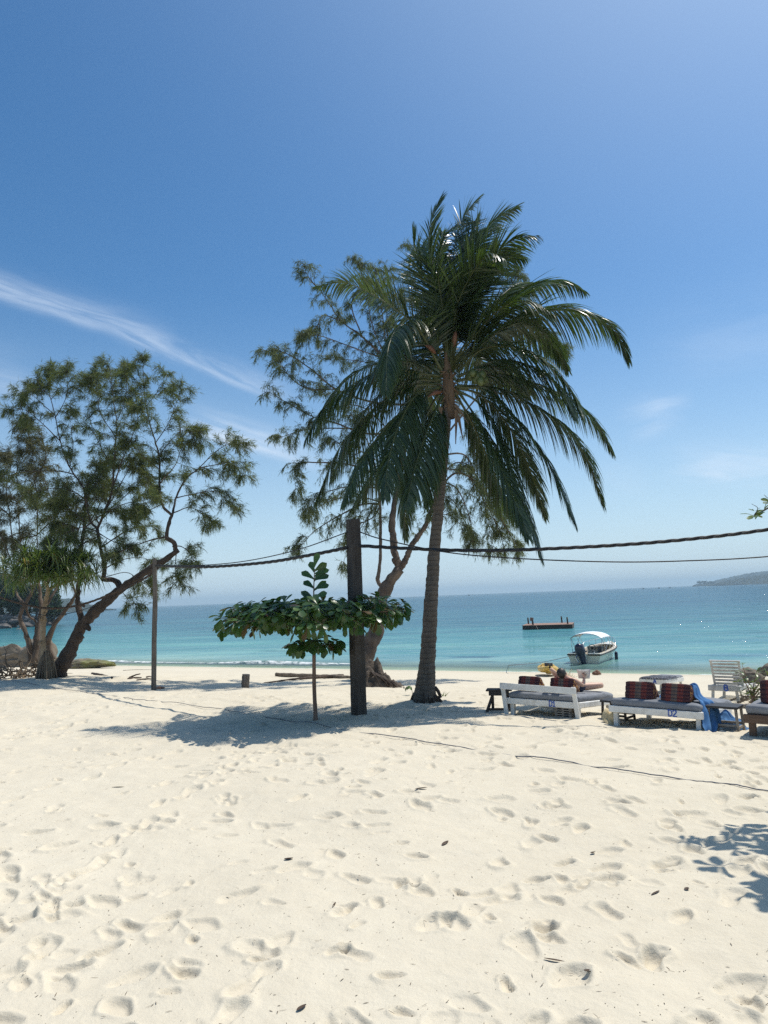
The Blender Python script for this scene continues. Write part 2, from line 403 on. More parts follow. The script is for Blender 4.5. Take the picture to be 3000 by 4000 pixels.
# a band of dark wrack and leaf bits along the old tide lines
wk = N(nt, 'ShaderNodeVectorMath', operation='MULTIPLY'); LK(nt, pos, wk.inputs[0]); wk.inputs[1].default_value = (1, 1, 0)
wr = noise(nt, mapping(nt, wk.outputs[0], (1.2, 6, 1), (0, 0, 0), (0, 0, .49)), 1.6, 5, .7)
band = ramp(nt, mathn(nt, 'DIVIDE', scn, 40.0), [(.42, (0, 0, 0)), (.52, (1, 1, 1)), (.72, (.6, .6, .6)), (.76, (0, 0, 0))])
col = mixc(nt, mathn(nt, 'MULTIPLY', band, ramp(nt, wr, [(.66, (0, 0, 0)), (.72, (.75, .75, .75))])), col, (.22, .17, .12))
col = mixc(nt, mathn(nt, 'MULTIPLY', wet, .4), col, (.50, .43, .32))
b = N(nt, 'ShaderNodeBsdfPrincipled'); LK(nt, col, b.inputs['Base Color']); b.inputs['Roughness'].default_value = .95; b.inputs['Specular IOR Level'].default_value = .15
bp1 = N(nt, 'ShaderNodeBump'); bp1.inputs['Strength'].default_value = .5; bp1.inputs['Distance'].default_value = .02; LK(nt, noise(nt, pos, 22, 5, .65), bp1.inputs['Height'])
bp2 = N(nt, 'ShaderNodeBump'); bp2.inputs['Strength'].default_value = .35; bp2.inputs['Distance'].default_value = .003; LK(nt, f3, bp2.inputs['Height']); LK(nt, bp1.outputs[0], bp2.inputs['Normal'])
LK(nt, bp2.outputs[0], b.inputs['Normal']); LK(nt, b.outputs[0], out.inputs[0])
tag(mb.build('sand_ground', m_sand), kind='structure')

# ================================================================== sea
tdir = np.array([SHN[1], -SHN[0]]); sdir = np.array(SHN)
ss = np.concatenate([np.linspace(29.5, 37, 90), 37 + np.cumsum(.1 * 1.035 ** np.arange(1, 260))])
ss = np.concatenate([ss[ss < 6500], [6500]])
tau = np.linspace(-1, 1, 420); tau = np.sign(tau) * np.abs(tau) ** 1.25
tw = 75 + 1.6 * (ss - 29.5)
T = tau[None, :] * tw[:, None] - 5; Sg = np.repeat(ss[:, None], len(tau), 1)
Xw = T * tdir[0] + Sg * sdir[0]; Yw = T * tdir[1] + Sg * sdir[1]
near = np.clip((400 - Sg) / 300, 0, 1)
Zw = SEA + .05 * np.clip((Sg - 32) / 4, 0, 1) * near * (vnoise(T * .18, Sg * .55, 21) + .5 * vnoise(T * .5, Sg * 1.2, 22))
crest = 33.6 + 1.1 * vnoise(T * .11, T * 0, 23) + .4 * vnoise(T * .5, T * 0, 24)
lefty = np.clip((1.5 - Xw) / 8, .12, 1)
amp = lefty * np.clip(.55 + 1.6 * vnoise(T * .16 + 4, T * 0, 25), 0, 1)
Zw += amp * .24 * np.exp(-((Sg - crest) / np.where(Sg < crest, .22, .6)) ** 2)
mb = MB(); mb.grid(np.stack([Xw, Yw, Zw], -1)[:, ::-1])
m_sea, nt, out = new_mat('sea_water')
pos = N(nt, 'ShaderNodeNewGeometry').outputs['Position']; sx = N(nt, 'ShaderNodeSeparateXYZ'); LK(nt, pos, sx.inputs[0])
s = mathn(nt, 'ADD', mathn(nt, 'MULTIPLY', sx.outputs[0], SHN[0]), mathn(nt, 'MULTIPLY', sx.outputs[1], SHN[1]))
t = mathn(nt, 'SUBTRACT', mathn(nt, 'MULTIPLY', sx.outputs[0], SHN[1]), mathn(nt, 'MULTIPLY', sx.outputs[1], SHN[0]))
cst = N(nt, 'ShaderNodeCombineXYZ'); LK(nt, t, cst.inputs[0]); LK(nt, s, cst.inputs[1])
ST = cst.outputs[0]
big = noise(nt, mapping(nt, ST, (.25, 1, 1)), .06, 4, .55)
sn = mathn(nt, 'MULTIPLY', mathn(nt, 'SUBTRACT', s, 31.0), mathn(nt, 'ADD', .72, mathn(nt, 'MULTIPLY', big, .55)))
lg = mathn(nt, 'DIVIDE', mathn(nt, 'LOGARITHM', mathn(nt, 'MAXIMUM', sn, 1.0), 10.0), 3.6)
body = ramp(nt, lg, SEA_RAMP)
# weed and reef on the bottom: dark patches of its own colour
rf = noise(nt, mapping(nt, ST, (.3, 1, 1)), .16, 5, .6)
rfm = mathn(nt, 'MULTIPLY', ramp(nt, rf, [(.56, (0, 0, 0)), (.66, (1, 1, 1))]), ramp(nt, lg, [(.36, (0, 0, 0)), (.44, (.45, .45, .45)), (.62, (.5, .5, .5)), (.75, (0, 0, 0))]))
def patch(px, py, rt, rs, amt):
    global rfm
    p = hit(px, py, SEA); t0 = p[0] * SHN[1] - p[1] * SHN[0]; s0 = coast(p[0], p[1])
    a = mathn(nt, 'DIVIDE', mathn(nt, 'SUBTRACT', t, float(t0)), rt); c = mathn(nt, 'DIVIDE', mathn(nt, 'SUBTRACT', s, float(s0)), rs)
    d = mathn(nt, 'ADD', mathn(nt, 'ADD', mathn(nt, 'MULTIPLY', a, a), mathn(nt, 'MULTIPLY', c, c)), mathn(nt, 'MULTIPLY', mathn(nt, 'SUBTRACT', noise(nt, mapping(nt, ST, (.5, 1, 1)), 1.1, 5, .65), .5), 3.2))
    rfm = mathn(nt, 'MAXIMUM', rfm, ramp(nt, d, [(.35, (amt, amt, amt)), (1.0, (0, 0, 0))]))
patch(1842, 2567, 1.5, .9, .75); patch(1890, 2585, .8, .4, .5); patch(1075, 2542, 2.0, .8, .55); patch(520, 2438, 40, 8, .5); patch(900, 2480, 12, 2.2, .35); patch(2850, 2560, 2.5, .6, .4)
body = mixc(nt, rfm, body, (.016, .07, .105))
# wave normals at several scales
w1 = noise(nt, mapping(nt, ST, (.38, 1, 1)), .55, 5, .62, .6)
PW = mapping(nt, pos, (.26, 1, 1))
chop = mathn(nt, 'ADD', mathn(nt, 'MULTIPLY', noise(nt, PW, .035, 9, .82, .3), .6), mathn(nt, 'MULTIPLY', noise(nt, mapping(nt, pos, (.16, 1, 1)), .22, 6, .75, .3), .4))
w2 = noise(nt, mapping(nt, ST, (.45, 1, 1)), 2.4, 4, .6, .4)
w3 = noise(nt, mapping(nt, ST, (.3, 1, 1)), .09, 3, .5, .3)
gust = noise(nt, mapping(nt, ST, (.16, 1, 1)), .045, 3, .5)
far_ = mathn(nt, 'DIVIDE', mathn(nt, 'SUBTRACT', s, 31.5), 6.0, clamp=True)
hgt = mathn(nt, 'ADD', mathn(nt, 'ADD', w1, mathn(nt, 'MULTIPLY', chop, .9)), mathn(nt, 'ADD', mathn(nt, 'MULTIPLY', w2, .30), mathn(nt, 'MULTIPLY', w3, 2.2)))
bp = N(nt, 'ShaderNodeBump'); bp.inputs['Strength'].default_value = 1.0
LK(nt, mathn(nt, 'MULTIPLY', far_, SEA_BUMP), bp.inputs['Distance']); LK(nt, hgt, bp.inputs['Height'])
# dark and light of the waves' sky reflection, painted into the body colour as streaks
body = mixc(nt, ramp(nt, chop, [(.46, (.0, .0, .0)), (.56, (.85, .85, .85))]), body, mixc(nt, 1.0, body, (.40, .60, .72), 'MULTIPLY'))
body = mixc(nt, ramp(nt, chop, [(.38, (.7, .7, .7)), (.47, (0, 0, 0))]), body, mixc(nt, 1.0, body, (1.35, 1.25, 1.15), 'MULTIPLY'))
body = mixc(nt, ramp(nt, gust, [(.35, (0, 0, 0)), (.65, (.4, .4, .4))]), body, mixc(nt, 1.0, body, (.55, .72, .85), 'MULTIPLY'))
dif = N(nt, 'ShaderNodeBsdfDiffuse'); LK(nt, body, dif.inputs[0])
gl = N(nt, 'ShaderNodeBsdfGlossy'); gl.inputs['Roughness'].default_value = .06; gl.inputs[0].default_value = (1, 1, 1, 1)
fr = N(nt, 'ShaderNodeFresnel'); fr.inputs[0].default_value = 1.33
LK(nt, bp.outputs[0], gl.inputs['Normal']); LK(nt, bp.outputs[0], fr.inputs['Normal'])
# foam on the little breaker and the swash edge
fn = noise(nt, mapping(nt, ST, (.8, 1.4, 1)), 2.6, 6, .7, .6)
zf = mathn(nt, 'DIVIDE', mathn(nt, 'SUBTRACT', sx.outputs[2], SEA + .055), .08, clamp=True)
ed = ramp(nt, mathn(nt, 'SUBTRACT', mathn(nt, 'ADD', s, mathn(nt, 'MULTIPLY', mathn(nt, 'SUBTRACT', noise(nt, ST, .25, 3), .5), 1.6)), 31.0), [(.0, (1, 1, 1)), (.6, (.95, .95, .95)), (1.0, (0, 0, 0))])
zf = mathn(nt, 'MULTIPLY', zf, ramp(nt, mathn(nt, 'DIVIDE', mathn(nt, 'SUBTRACT', s, 31.0), 8.0), [(.55, (1, 1, 1)), (.75, (0, 0, 0))]))
foam = mathn(nt, 'MULTIPLY', mathn(nt, 'MAXIMUM', mathn(nt, 'MULTIPLY', zf, 1.25), ed), ramp(nt, fn, [(.40, (.0, .0, .0)), (.58, (1, 1, 1))]), clamp=True)
fd = N(nt, 'ShaderNodeBsdfDiffuse'); fd.inputs[0].default_value = (.8, .82, .8, 1)
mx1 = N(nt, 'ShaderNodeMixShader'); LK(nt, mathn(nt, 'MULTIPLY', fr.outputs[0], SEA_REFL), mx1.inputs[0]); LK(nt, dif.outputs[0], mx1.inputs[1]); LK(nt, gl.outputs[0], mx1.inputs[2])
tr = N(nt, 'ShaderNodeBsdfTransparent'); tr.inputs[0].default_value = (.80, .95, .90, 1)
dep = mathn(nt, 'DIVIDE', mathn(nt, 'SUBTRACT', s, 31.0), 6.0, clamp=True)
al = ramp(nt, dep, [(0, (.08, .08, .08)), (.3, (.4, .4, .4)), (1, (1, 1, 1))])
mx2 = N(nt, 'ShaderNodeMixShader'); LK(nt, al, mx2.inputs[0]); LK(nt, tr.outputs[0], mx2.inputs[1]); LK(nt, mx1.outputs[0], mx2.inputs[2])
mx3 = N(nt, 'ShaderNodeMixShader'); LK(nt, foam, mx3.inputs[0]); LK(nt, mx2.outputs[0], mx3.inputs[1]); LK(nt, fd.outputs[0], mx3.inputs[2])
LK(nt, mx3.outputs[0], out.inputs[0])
tag(mb.build('sea_water', m_sea), kind='structure')
# ================================================================== plant materials
m_frond = leaf('palm_leaflet', (.026, .047, .017), (.066, .095, .036), .32, .28, (1.3, 1.5, .45), .55)
m_rachis = simple('palm_rachis', (.05, .060, .016), (.105, .11, .03), .45, 4, bump=.05)
m_fibre = simple('palm_fibre', (.10, .06, .035), (.22, .14, .08), .9, 14, (1, 1, .15), .6, .02)
m_spathe = simple('palm_spathe', (.11, .042, .022), (.19, .08, .036), .6, 6, bump=.1)
m_nut = simple('coconut_green', (.055, .08, .02), (.11, .13, .035), .4, 3, bump=.05)
m_bark = simple('casuarina_bark', (.030, .021, .016), (.105, .072, .052), .95, 5, (1, 1, .3), 1.0, .05, grime=(.03, .022, .018), gscale=1.5)
m_bark2 = simple('pale_bark', (.065, .047, .036), (.19, .14, .105), .95, 4, (1, 1, .35), .8, .03, grime=(.05, .035, .026), gscale=2)
m_twig = simple('twig_bark', (.05, .035, .026), (.10, .07, .05), .9, 8, bump=0)
m_needle = leaf('casuarina_needles', (.068, .094, .042), (.14, .165, .075), .6, .45, (1.4, 1.4, .6), .3, (.13, .10, .055))
m_needle2 = leaf('casuarina_needles_grey', (.062, .072, .040), (.13, .135, .075), .65, .42, (1.4, 1.3, .7), .3, (.15, .11, .07))
m_needle3 = leaf('casuarina_needles_soft', (.066, .086, .044), (.14, .16, .08), .65, .45, (1.4, 1.4, .7), .3)
m_pandan = leaf('screwpine_leaf', (.065, .105, .024), (.15, .19, .055), .34, .32, (1.4, 1.6, .5), .5, (.26, .19, .09))
m_pandtrunk = simple('screwpine_bark', (.25, .17, .10), (.42, .31, .19), .85, 5, (1, 1, .4), .6, .02, grime=(.12, .08, .05), gscale=3)
m_root = simple('prop_root', (.10, .07, .048), (.22, .165, .105), .9, 8, (1, 1, .15), .6, .01)
m_almond = leaf('almond_leaf', (.028, .072, .018), (.085, .15, .038), .33, .28, (1.3, 1.5, .4), .5, (.11, .07, .03))
m_almond2 = leaf('almond_leaf_bright', (.05, .10, .02), (.12, .17, .04), .35, .35, (1.3, 1.4, .4), .5)
m_stem = simple('sapling_stem', (.16, .095, .065), (.26, .165, .115), .85, 7, (1, 1, .3), .5, .01)

# coconut trunk: ring scars up the stem
m_ptrunk, nt, out = new_mat('palm_trunk')
tc = N(nt, 'ShaderNodeTexCoord'); ov = tc.outputs['Object']
wv = N(nt, 'ShaderNodeTexWave', wave_type='BANDS', bands_direction='Z', wave_profile='SAW'); wv.inputs['Scale'].default_value = 2.6; wv.inputs['Distortion'].default_value = 3.2; wv.inputs['Detail'].default_value = 4; wv.inputs['Detail Scale'].default_value = 2.0
LK(nt, ov, wv.inputs['Vector'])
nf = noise(nt, mapping(nt, ov, (1, 1, .35)), 9, 6, .65)
col = mixc(nt, .45, ramp(nt, wv.outputs['Fac'], [(0, (.034, .028, .024)), (.2, (.115, .098, .083)), (1, (.165, .142, .12))]), ramp(nt, nf, [(.3, (.06, .05, .042)), (.7, (.185, .158, .132))]))
b = N(nt, 'ShaderNodeBsdfPrincipled'); LK(nt, col, b.inputs['Base Color']); b.inputs['Roughness'].default_value = .92; b.inputs['Specular IOR Level'].default_value = .2
bp = N(nt, 'ShaderNodeBump'); bp.inputs['Strength'].default_value = .9; bp.inputs['Distance'].default_value = .03; LK(nt, mathn(nt, 'ADD', wv.outputs['Fac'], mathn(nt, 'MULTIPLY', nf, .6)), bp.inputs['Height'])
LK(nt, bp.outputs[0], b.inputs['Normal']); LK(nt, b.outputs[0], out.inputs[0])

# ================================================================== coconut palm
pb = G(1656, 2733); PY = pb[1]
palm = thing('coconut_palm', 'tall leaning coconut palm with ringed grey trunk and glossy drooping fronds', 'palm tree', pb)
def PZ(x, y, dy=0.0): return at(800 + 1.0247 * x, 700 + 1.0247 * y, PY + dy)     # zoom coordinates on the palm crown
tp = [(1656, 2745), (1661, 2690), (1668, 2610), (1675, 2500), (1687, 2300), (1698, 2134), (1716, 1960), (1731, 1800), (1744, 1640), (1750, 1560), (1752, 1500)]
tr_ = [43, 39, 31.5, 29, 25.5, 22.5, 20, 18.5, 17.5, 18, 15]
tp3 = spline([list(at(x, y, PY)) + [r / (FPX / PY)] for (x, y), r in zip(tp, tr_)], 200)
mb = MB(); rr = tp3[:, 3] * (1 + .05 * np.abs(((np.arange(200) * .9) % 1) - .5) + .03 * RNG.standard_normal(200)); rr[:14] *= np.linspace(1.15, 1, 14)
tp3[0, 2] -= .1
mb.tube(tp3[:, :3], rr, 20, wob=.05); mb.build('trunk', m_ptrunk, palm, pb)
mb = MB()                                                                          # root flare with old roots on the right
for k in range(46):
    a = random.uniform(0, 2 * PI); r0 = rr[0] * .75; p0 = pb + np.array([math.cos(a) * r0, math.sin(a) * r0, random.uniform(.02, .2)])
    p1 = pb + np.array([math.cos(a) * rr[0] * 1.12, math.sin(a) * rr[0] * 1.12, -.06]); mb.tube([p0, (p0 + p1) / 2 + [0, 0, .02], p1], [.012, .014, .008], 5)
for x, y, w in ((1712, 2700, .05), (1705, 2725, .06), (1722, 2738, .04)):
    p = at(x, y, PY - .05); mb.tube([p + [-.08, 0, .1], p, p + [.05, 0, -.15]], [w, w, w * .7], 7, wob=.3)
mb.build('root_flare', m_bark, palm, pb)
CR = at(1752, 1520, PY)
FR = [  # rachis in zoom coordinates, depth of the tip (negative: towards the camera), leaflet scale
 ([(925, 720), (860, 605), (760, 520), (640, 440), (530, 395), (432, 410)], .6, .95),
 ([(900, 720), (815, 575), (745, 560), (700, 640), (690, 815)], -2.6, .95),
 ([(890, 740), (790, 735), (690, 722), (560, 785), (445, 880), (380, 1000)], -.6, 1.0),
 ([(890, 775), (760, 795), (630, 890), (510, 1030), (418, 1240)], .5, 1.0),
 ([(880, 790), (790, 850), (690, 950), (600, 1070), (525, 1235)], -1.6, 1.0),
 ([(890, 790), (805, 825), (740, 940), (700, 1075), (685, 1215)], -2.4, .9),
 ([(900, 800), (860, 870), (800, 1010), (765, 1170), (765, 1370)], 1.8, .9),
 ([(905, 830), (890, 950), (860, 1090), (842, 1250)], -1.2, .75),
 ([(955, 800), (1050, 860), (1140, 1020), (1205, 1210), (1285, 1450)], -.5, .95),
 ([(960, 790), (1080, 810), (1190, 920), (1290, 1050), (1350, 1165), (1412, 1315)], -1.0, 1.0),
 ([(970, 785), (1120, 798), (1260, 868), (1385, 960), (1465, 1080), (1520, 1245)], .7, 1.0),
 ([(970, 720), (1060, 648), (1180, 642), (1290, 695), (1385, 790), (1440, 900)], -2.0, 1.0),
 ([(965, 700), (1080, 612), (1200, 542), (1330, 500), (1480, 525), (1570, 590), (1616, 695)], .3, 1.05),
 ([(960, 680), (1080, 565), (1180, 445), (1280, 395), (1380, 390), (1450, 430)], 1.0, .95),
 ([(945, 650), (985, 420), (1030, 270), (1095, 165), (1190, 105)], .4, 1.0),
 ([(950, 650), (1015, 430), (1095, 300), (1180, 230), (1270, 215)], -.8, 1.0),
 ([(935, 650), (935, 420), (955, 250), (990, 140), (1045, 70)], .9, .9),
 ([(925, 650), (880, 420), (855, 260), (868, 140), (905, 62)], -.4, .9),
 ([(920, 660), (880, 500), (830, 350), (800, 270), (792, 180)], 1.6, .8),
 ([(940, 650), (960, 490), (1025, 350), (1085, 290), (1135, 300)], -1.8, .95),
 ([(960, 660), (1070, 510), (1160, 420), (1215, 395), (1240, 430)], 2.2, .95),
 ([(965, 700), (1100, 590), (1210, 560), (1310, 610), (1385, 730)], 1.9, .95),
 ([(970, 760), (1130, 745), (1290, 790), (1400, 845), (1490, 930), (1555, 1045)], 1.3, 1.0),
 ([(955, 810), (1020, 930), (1085, 1080), (1150, 1220), (1235, 1330)], 1.8, .95),
 ([(910, 700), (835, 590), (800, 520), (775, 560), (770, 700)], 1.9, .9),
 ([(935, 650), (960, 400), (1000, 260), (1060, 190), (1120, 185)], 1.6, .95),
 ([(930, 650), (905, 480), (890, 360), (905, 230), (960, 170)], -1.4, .9),
 ([(895, 760), (760, 770), (640, 850), (560, 980), (480, 1150)], 1.9, .95),
 ([(960, 790), (1060, 830), (1170, 960), (1240, 1110), (1300, 1290)], .9, .9),
 ([(940, 650), (950, 430), (985, 290), (1040, 150)], .9, 1.0),
 ([(925, 700), (860, 655), (830, 700), (815, 800)], 3.2, 1.0),
 ([(950, 700), (1010, 650), (1060, 700), (1075, 800)], 3.2, 1.0),
 ([(900, 740), (800, 690), (730, 720), (680, 800)], 2.6, 1.0),
 ([(980, 740), (1090, 700), (1180, 740), (1240, 820)], 2.6, 1.0),
 ([(920, 720), (880, 690), (860, 760), (850, 880)], 3.0, 1.0),
 ([(890, 760), (770, 695), (610, 720), (490, 820), (425, 960)], 1.3, 1.0),
 ([(975, 740), (1120, 690), (1260, 720), (1360, 800), (1410, 900)], -.9, 1.0),
 ([(975, 810), (1060, 950), (1130, 1110), (1190, 1250), (1235, 1370)], -1.6, .95),
 ([(900, 830), (850, 950), (800, 1100), (765, 1250)], -2.2, .9),

 ([(930, 650), (900, 450), (870, 330), (830, 260)], .3, .95),
 ([(945, 650), (1000, 470), (1070, 360), (1160, 300), (1220, 300)], .5, 1.0),
 ([(930, 650), (920, 450), (900, 330), (905, 200)], 1.0, 1.0),
 ([(955, 680), (1060, 560), (1150, 480), (1250, 470), (1330, 520)], -1.2, .95),
 ([(890, 790), (830, 850), (760, 1000), (640, 1130), (560, 1260)], 1.0, .9),
]
GOLD = .0
for fi, (pts, dtip, sc_) in enumerate(FR):
    n = len(pts)
    q = np.array([PZ(x, y, dtip * (i / (n - 1)) ** 1.3 * 1.0) for i, (x, y) in enumerate(pts)])
    q[0] = CR + (q[0] - CR) * .8
    c = spline(q, 120); seg = np.linalg.norm(np.diff(c, axis=0), axis=1); Ls = np.concatenate([[0], np.cumsum(seg)]); Lt = Ls[-1]
    tt = np.linspace(0, 1, 60); c = np.stack([np.interp(tt * Lt, Ls, c[:, k]) for k in range(3)], 1)
    mr = MB(); mr.tube(c, np.linspace(.042, .006, 60) * np.where(tt < .08, 1.6 - tt * 7.5, 1), 6, m=1, ell=.7)
    T_ = nrm(np.gradient(c, axis=0))
    out_ = c - CR; out_[:, 2] = 0; out_ = nrm(out_ + 1e-3)
    upv = np.array([0, 0, 1.0])[None] * .9 + out_ * .45
    Nn = nrm(upv - T_ * (upv * T_).sum(1, keepdims=True)); Sd = np.cross(T_, Nn)
    tw = random.uniform(-.35, .35); Sd, Nn = Sd * math.cos(tw) + Nn * math.sin(tw), Nn * math.cos(tw) - Sd * math.sin(tw)
    per = int(Lt * 27)
    for side in (-1, 1):
        u = np.linspace(.12, .995, per) + RNG.normal(0, .003, per)
        u = np.clip(u, 0, 1)
        P = np.stack([np.interp(u, tt, c[:, k]) for k in range(3)], 1)
        Tt = np.stack([np.interp(u, tt, T_[:, k]) for k in range(3)], 1); SS = np.stack([np.interp(u, tt, Sd[:, k]) for k in range(3)], 1); NN = np.stack([np.interp(u, tt, Nn[:, k]) for k in range(3)], 1)
        fwd = .55 + .75 * u ** 2
        hangn = np.clip(-Tt[:, 2], 0, 1)
        D = Tt * (fwd + .20 * hangn)[:, None] + SS * side * ((1.05 - .35 * u) * (1 - .08 * hangn))[:, None] + NN * RNG.normal(.12, .10, per)[:, None] + np.array([.22, .0, 0])[None]
        L = sc_ * 1.36 * np.sin(np.clip((u - .1) / .9, 0, 1) ** .75 * PI * .80 + .45) * RNG.uniform(.86, 1.06, per)
        broken = RNG.random(per) < .05; L = np.where(broken, L * .5, L)
        dr = (.50 + .5 * RNG.random(per) + .15 * (1 - u)) * (1 - .75 * np.clip((Tt[:, 2] - .1) / .6, 0, 1))
        mr.ribbons(P, D, Tt * .55 + np.cross(D, NN) * .6 + RNG.normal(0, .28, (per, 3)), L, .043 * RNG.uniform(.8, 1.1, per), dr, 5, lambda t: max(.05, (1 - t ** 2.2) * min(1, .55 + 3 * t)), m=0)
    mr.build('frond', [m_frond, m_rachis], palm, pb)
mb = MB()                                                                         # fibre sheath and old stalks round the growing point
for k in range(70):
    a = random.uniform(0, 2 * PI); z = random.uniform(-.55, .6); r = .10 + .03 * random.random()
    p = CR + [0, 0, z] + np.array([math.cos(a), math.sin(a), 0]) * r
    d = np.array([math.cos(a) * random.uniform(.1, .5), math.sin(a) * random.uniform(.1, .5), random.uniform(-.6, .5)])
    mb.tube([p - d * .3, p, p + d * .45 + [0, 0, -.05]], [.02, .028, .006], 5)
mb.lathe([(.12, -.75), (.14, -.4), (.16, 0), (.11, .5), (.04, 1.0)], 12, CR)
mb.build('fibre_sheath', m_fibre, palm, pb)
for x0, y0, x1, y1 in ((950, 640, 957, 570), (880, 665, 838, 632), (905, 810, 850, 830)):
    mb = MB(); a_, b_ = PZ(x0, y0, -.2), PZ(x1, y1, -.35); mb.tube(spline([a_, (a_ + b_) / 2 + [0, -.03, .03], b_], 9), [.02, .04, .055, .06, .06, .05, .035, .02, .005], 8); mb.build('flower_spathe', m_spathe, palm, pb)
for x0, y0 in ((975, 640), (990, 655), (955, 760), (935, 640), (1000, 690)):
    mb = MB(); p0 = PZ(935, 730, 0)
    for k in range(9):
        p1 = PZ(x0 + random.uniform(-30, 45), y0 + random.uniform(-35, 40), -.35 + random.uniform(-.2, .2)); mb.tube(spline([p0, (p0 + p1) / 2 + [0, 0, .08], p1], 8), np.linspace(.012, .004, 8), 4)
    mb.build('flower_stalk', m_rachis, palm, pb)
for x, y, d in ((1022, 738, -.45), (1040, 752, -.35), (1058, 745, -.4), (1032, 765, -.3), (1052, 770, -.5), (1012, 752, -.2), (1070, 762, -.2), (885, 762, .3), (872, 778, .35)):
    mb = MB(); r = random.uniform(.085, .105); mb.lathe([(.002, -1.25 * r), (.5 * r, -1.1 * r), (.9 * r, -.6 * r), (r, 0), (.85 * r, .6 * r), (.45 * r, 1.05 * r), (.12 * r, 1.2 * r), (.04 * r, 1.6 * r), (.002, 1.6 * r)], 12, PZ(x, y, d)); mb.build('coconut', m_nut, palm, pb)
mb = MB()                                                                         # hanging dead strips of sheath beside the trunk
for x0, y0, x1, y1 in ((960, 880, 955, 1010), (965, 900, 985, 990), (900, 870, 890, 1000), (955, 860, 1010, 930)):
    a_, b_ = PZ(x0, y0, -.25), PZ(x1, y1, -.3); mb.ribbons([a_], [b_ - a_], [(1, .3, 0)], np.linalg.norm(b_ - a_), .10, .1, 5, lambda t: 1 - .8 * t)
mb.build('dry_sheath', m_fibre, palm, pb)

# ================================================================== she-oaks (casuarina)
def casuarina(root, base, Y, limbs, zo, zs, needle, dens, twl, hang, ndl, ndw, barkm, jit=1.0, nd_per=11, leafy=.3, sub=1.0):
    """limbs: (points in photo-zoom coordinates with optional depth, r0, r1, leafy-from, depth of tip)"""
    px = lambda x, y: (zo[0] + x * zs, zo[1] + y * zs)
    sc_ = FPX / Y
    tmb = MB(); nb = MB(); TW = MB(); spots = []
    for pts, r0, r1, lf, dt in limbs:
        n = len(pts)
        q = []
        for i, p in enumerate(pts):
            d = p[2] if len(p) > 2 else dt * (i / (n - 1)) ** 1.2
            q.append(at(*px(p[0], p[1]), Y + d))
        q = np.array(q); m = max(14, int(np.linalg.norm(np.diff(q, axis=0), axis=1).sum() / .14))
        c = spline(q, m); c[1:-1] += RNG.normal(0, .012, (m - 2, 3)) * min(1, r0 / 20)
        tmb.tube(c, np.linspace(r0, r1, m) * zs / sc_ * (1 + .06 * RNG.standard_normal(m)), 12 if r0 > 14 else 7, wob=.26 if r0 > 14 else .12, seed=len(spots))
        if lf < 1:
            T_ = nrm(np.gradient(c, axis=0)); Lc = np.linalg.norm(np.diff(c, axis=0), axis=1).sum()
            for k in range(int(Lc * (1 - lf) * dens)):
                t = lf + (1 - lf) * random.random() ** .8; i = min(m - 1, int(t * m)); spots.append((c[i], T_[i], t, r0))
            for k in range(3): spots.append((c[-1], T_[-1], 1.0, r0))
    NP, ND, NL = [], [], []
    for p, T_, t, r0 in spots:
        rv = nrm(RNG.normal(0, 1, 3)); rv = nrm(rv - T_ * rv.dot(T_))
        d = nrm(T_ * random.uniform(.35, 1.0) + rv * random.uniform(.5, 1.0) + [0, 0, random.uniform(-.15, .5)])
        L = twl * random.uniform(.45, 1.25) * (1.15 - .45 * t)
        k = 7; pos = p.copy(); path = [pos.copy()]
        for j in range(k):
            d = nrm(d + RNG.normal(0, .16, 3) + np.array([0, 0, -hang * (j / k) * .55])); pos = pos + d * L / k; path.append(pos.copy())
        path = np.array(path); TW.tube(path, np.linspace(.013, .004, k + 1), 3, cap=False)
        for j in range(2, k + 1):
            for s_ in range(3 if j < k else 5):
                if random.random() > sub: continue
                rv = RNG.normal(0, 1, 3); dj = nrm(path[j] - path[j - 1]); sdv = nrm(dj * .8 + rv * .55 + [0, 0, -.05])
                sl = random.uniform(.10, .30) * twl / .8; q0 = path[j] + (path[j - 1] - path[j]) * random.random(); q1 = q0 + sdv * sl + [0, 0, -hang * sl * .3]
                for u in np.linspace(.15, 1, 3):
                    pp = q0 + (q1 - q0) * u
                    for w_ in range(int(nd_per / 3) + (random.random() < nd_per / 3 % 1)):
                        NP.append(pp + RNG.normal(0, .015, 3)); ND.append(nrm(sdv * .75 + RNG.normal(0, .42, 3) + [0, 0, -hang * .55])); NL.append(ndl * random.uniform(.6, 1.25))
    NP, ND, NL = np.array(NP), np.array(ND), np.array(NL)
    S = np.cross(ND, RNG.normal(0, 1, ND.shape))
    nb.ribbons(NP, ND, S, NL, ndw * RNG.uniform(.7, 1.3, len(NP)), hang * .35, 2, lambda t: 1 - .75 * t)
    tmb.build('trunk', barkm, root, base); nb.addq(np.concatenate(TW.V), TW.F, 1); nb.build('crown', [needle, m_twig], root, base, smooth=False)
    return len(NP)

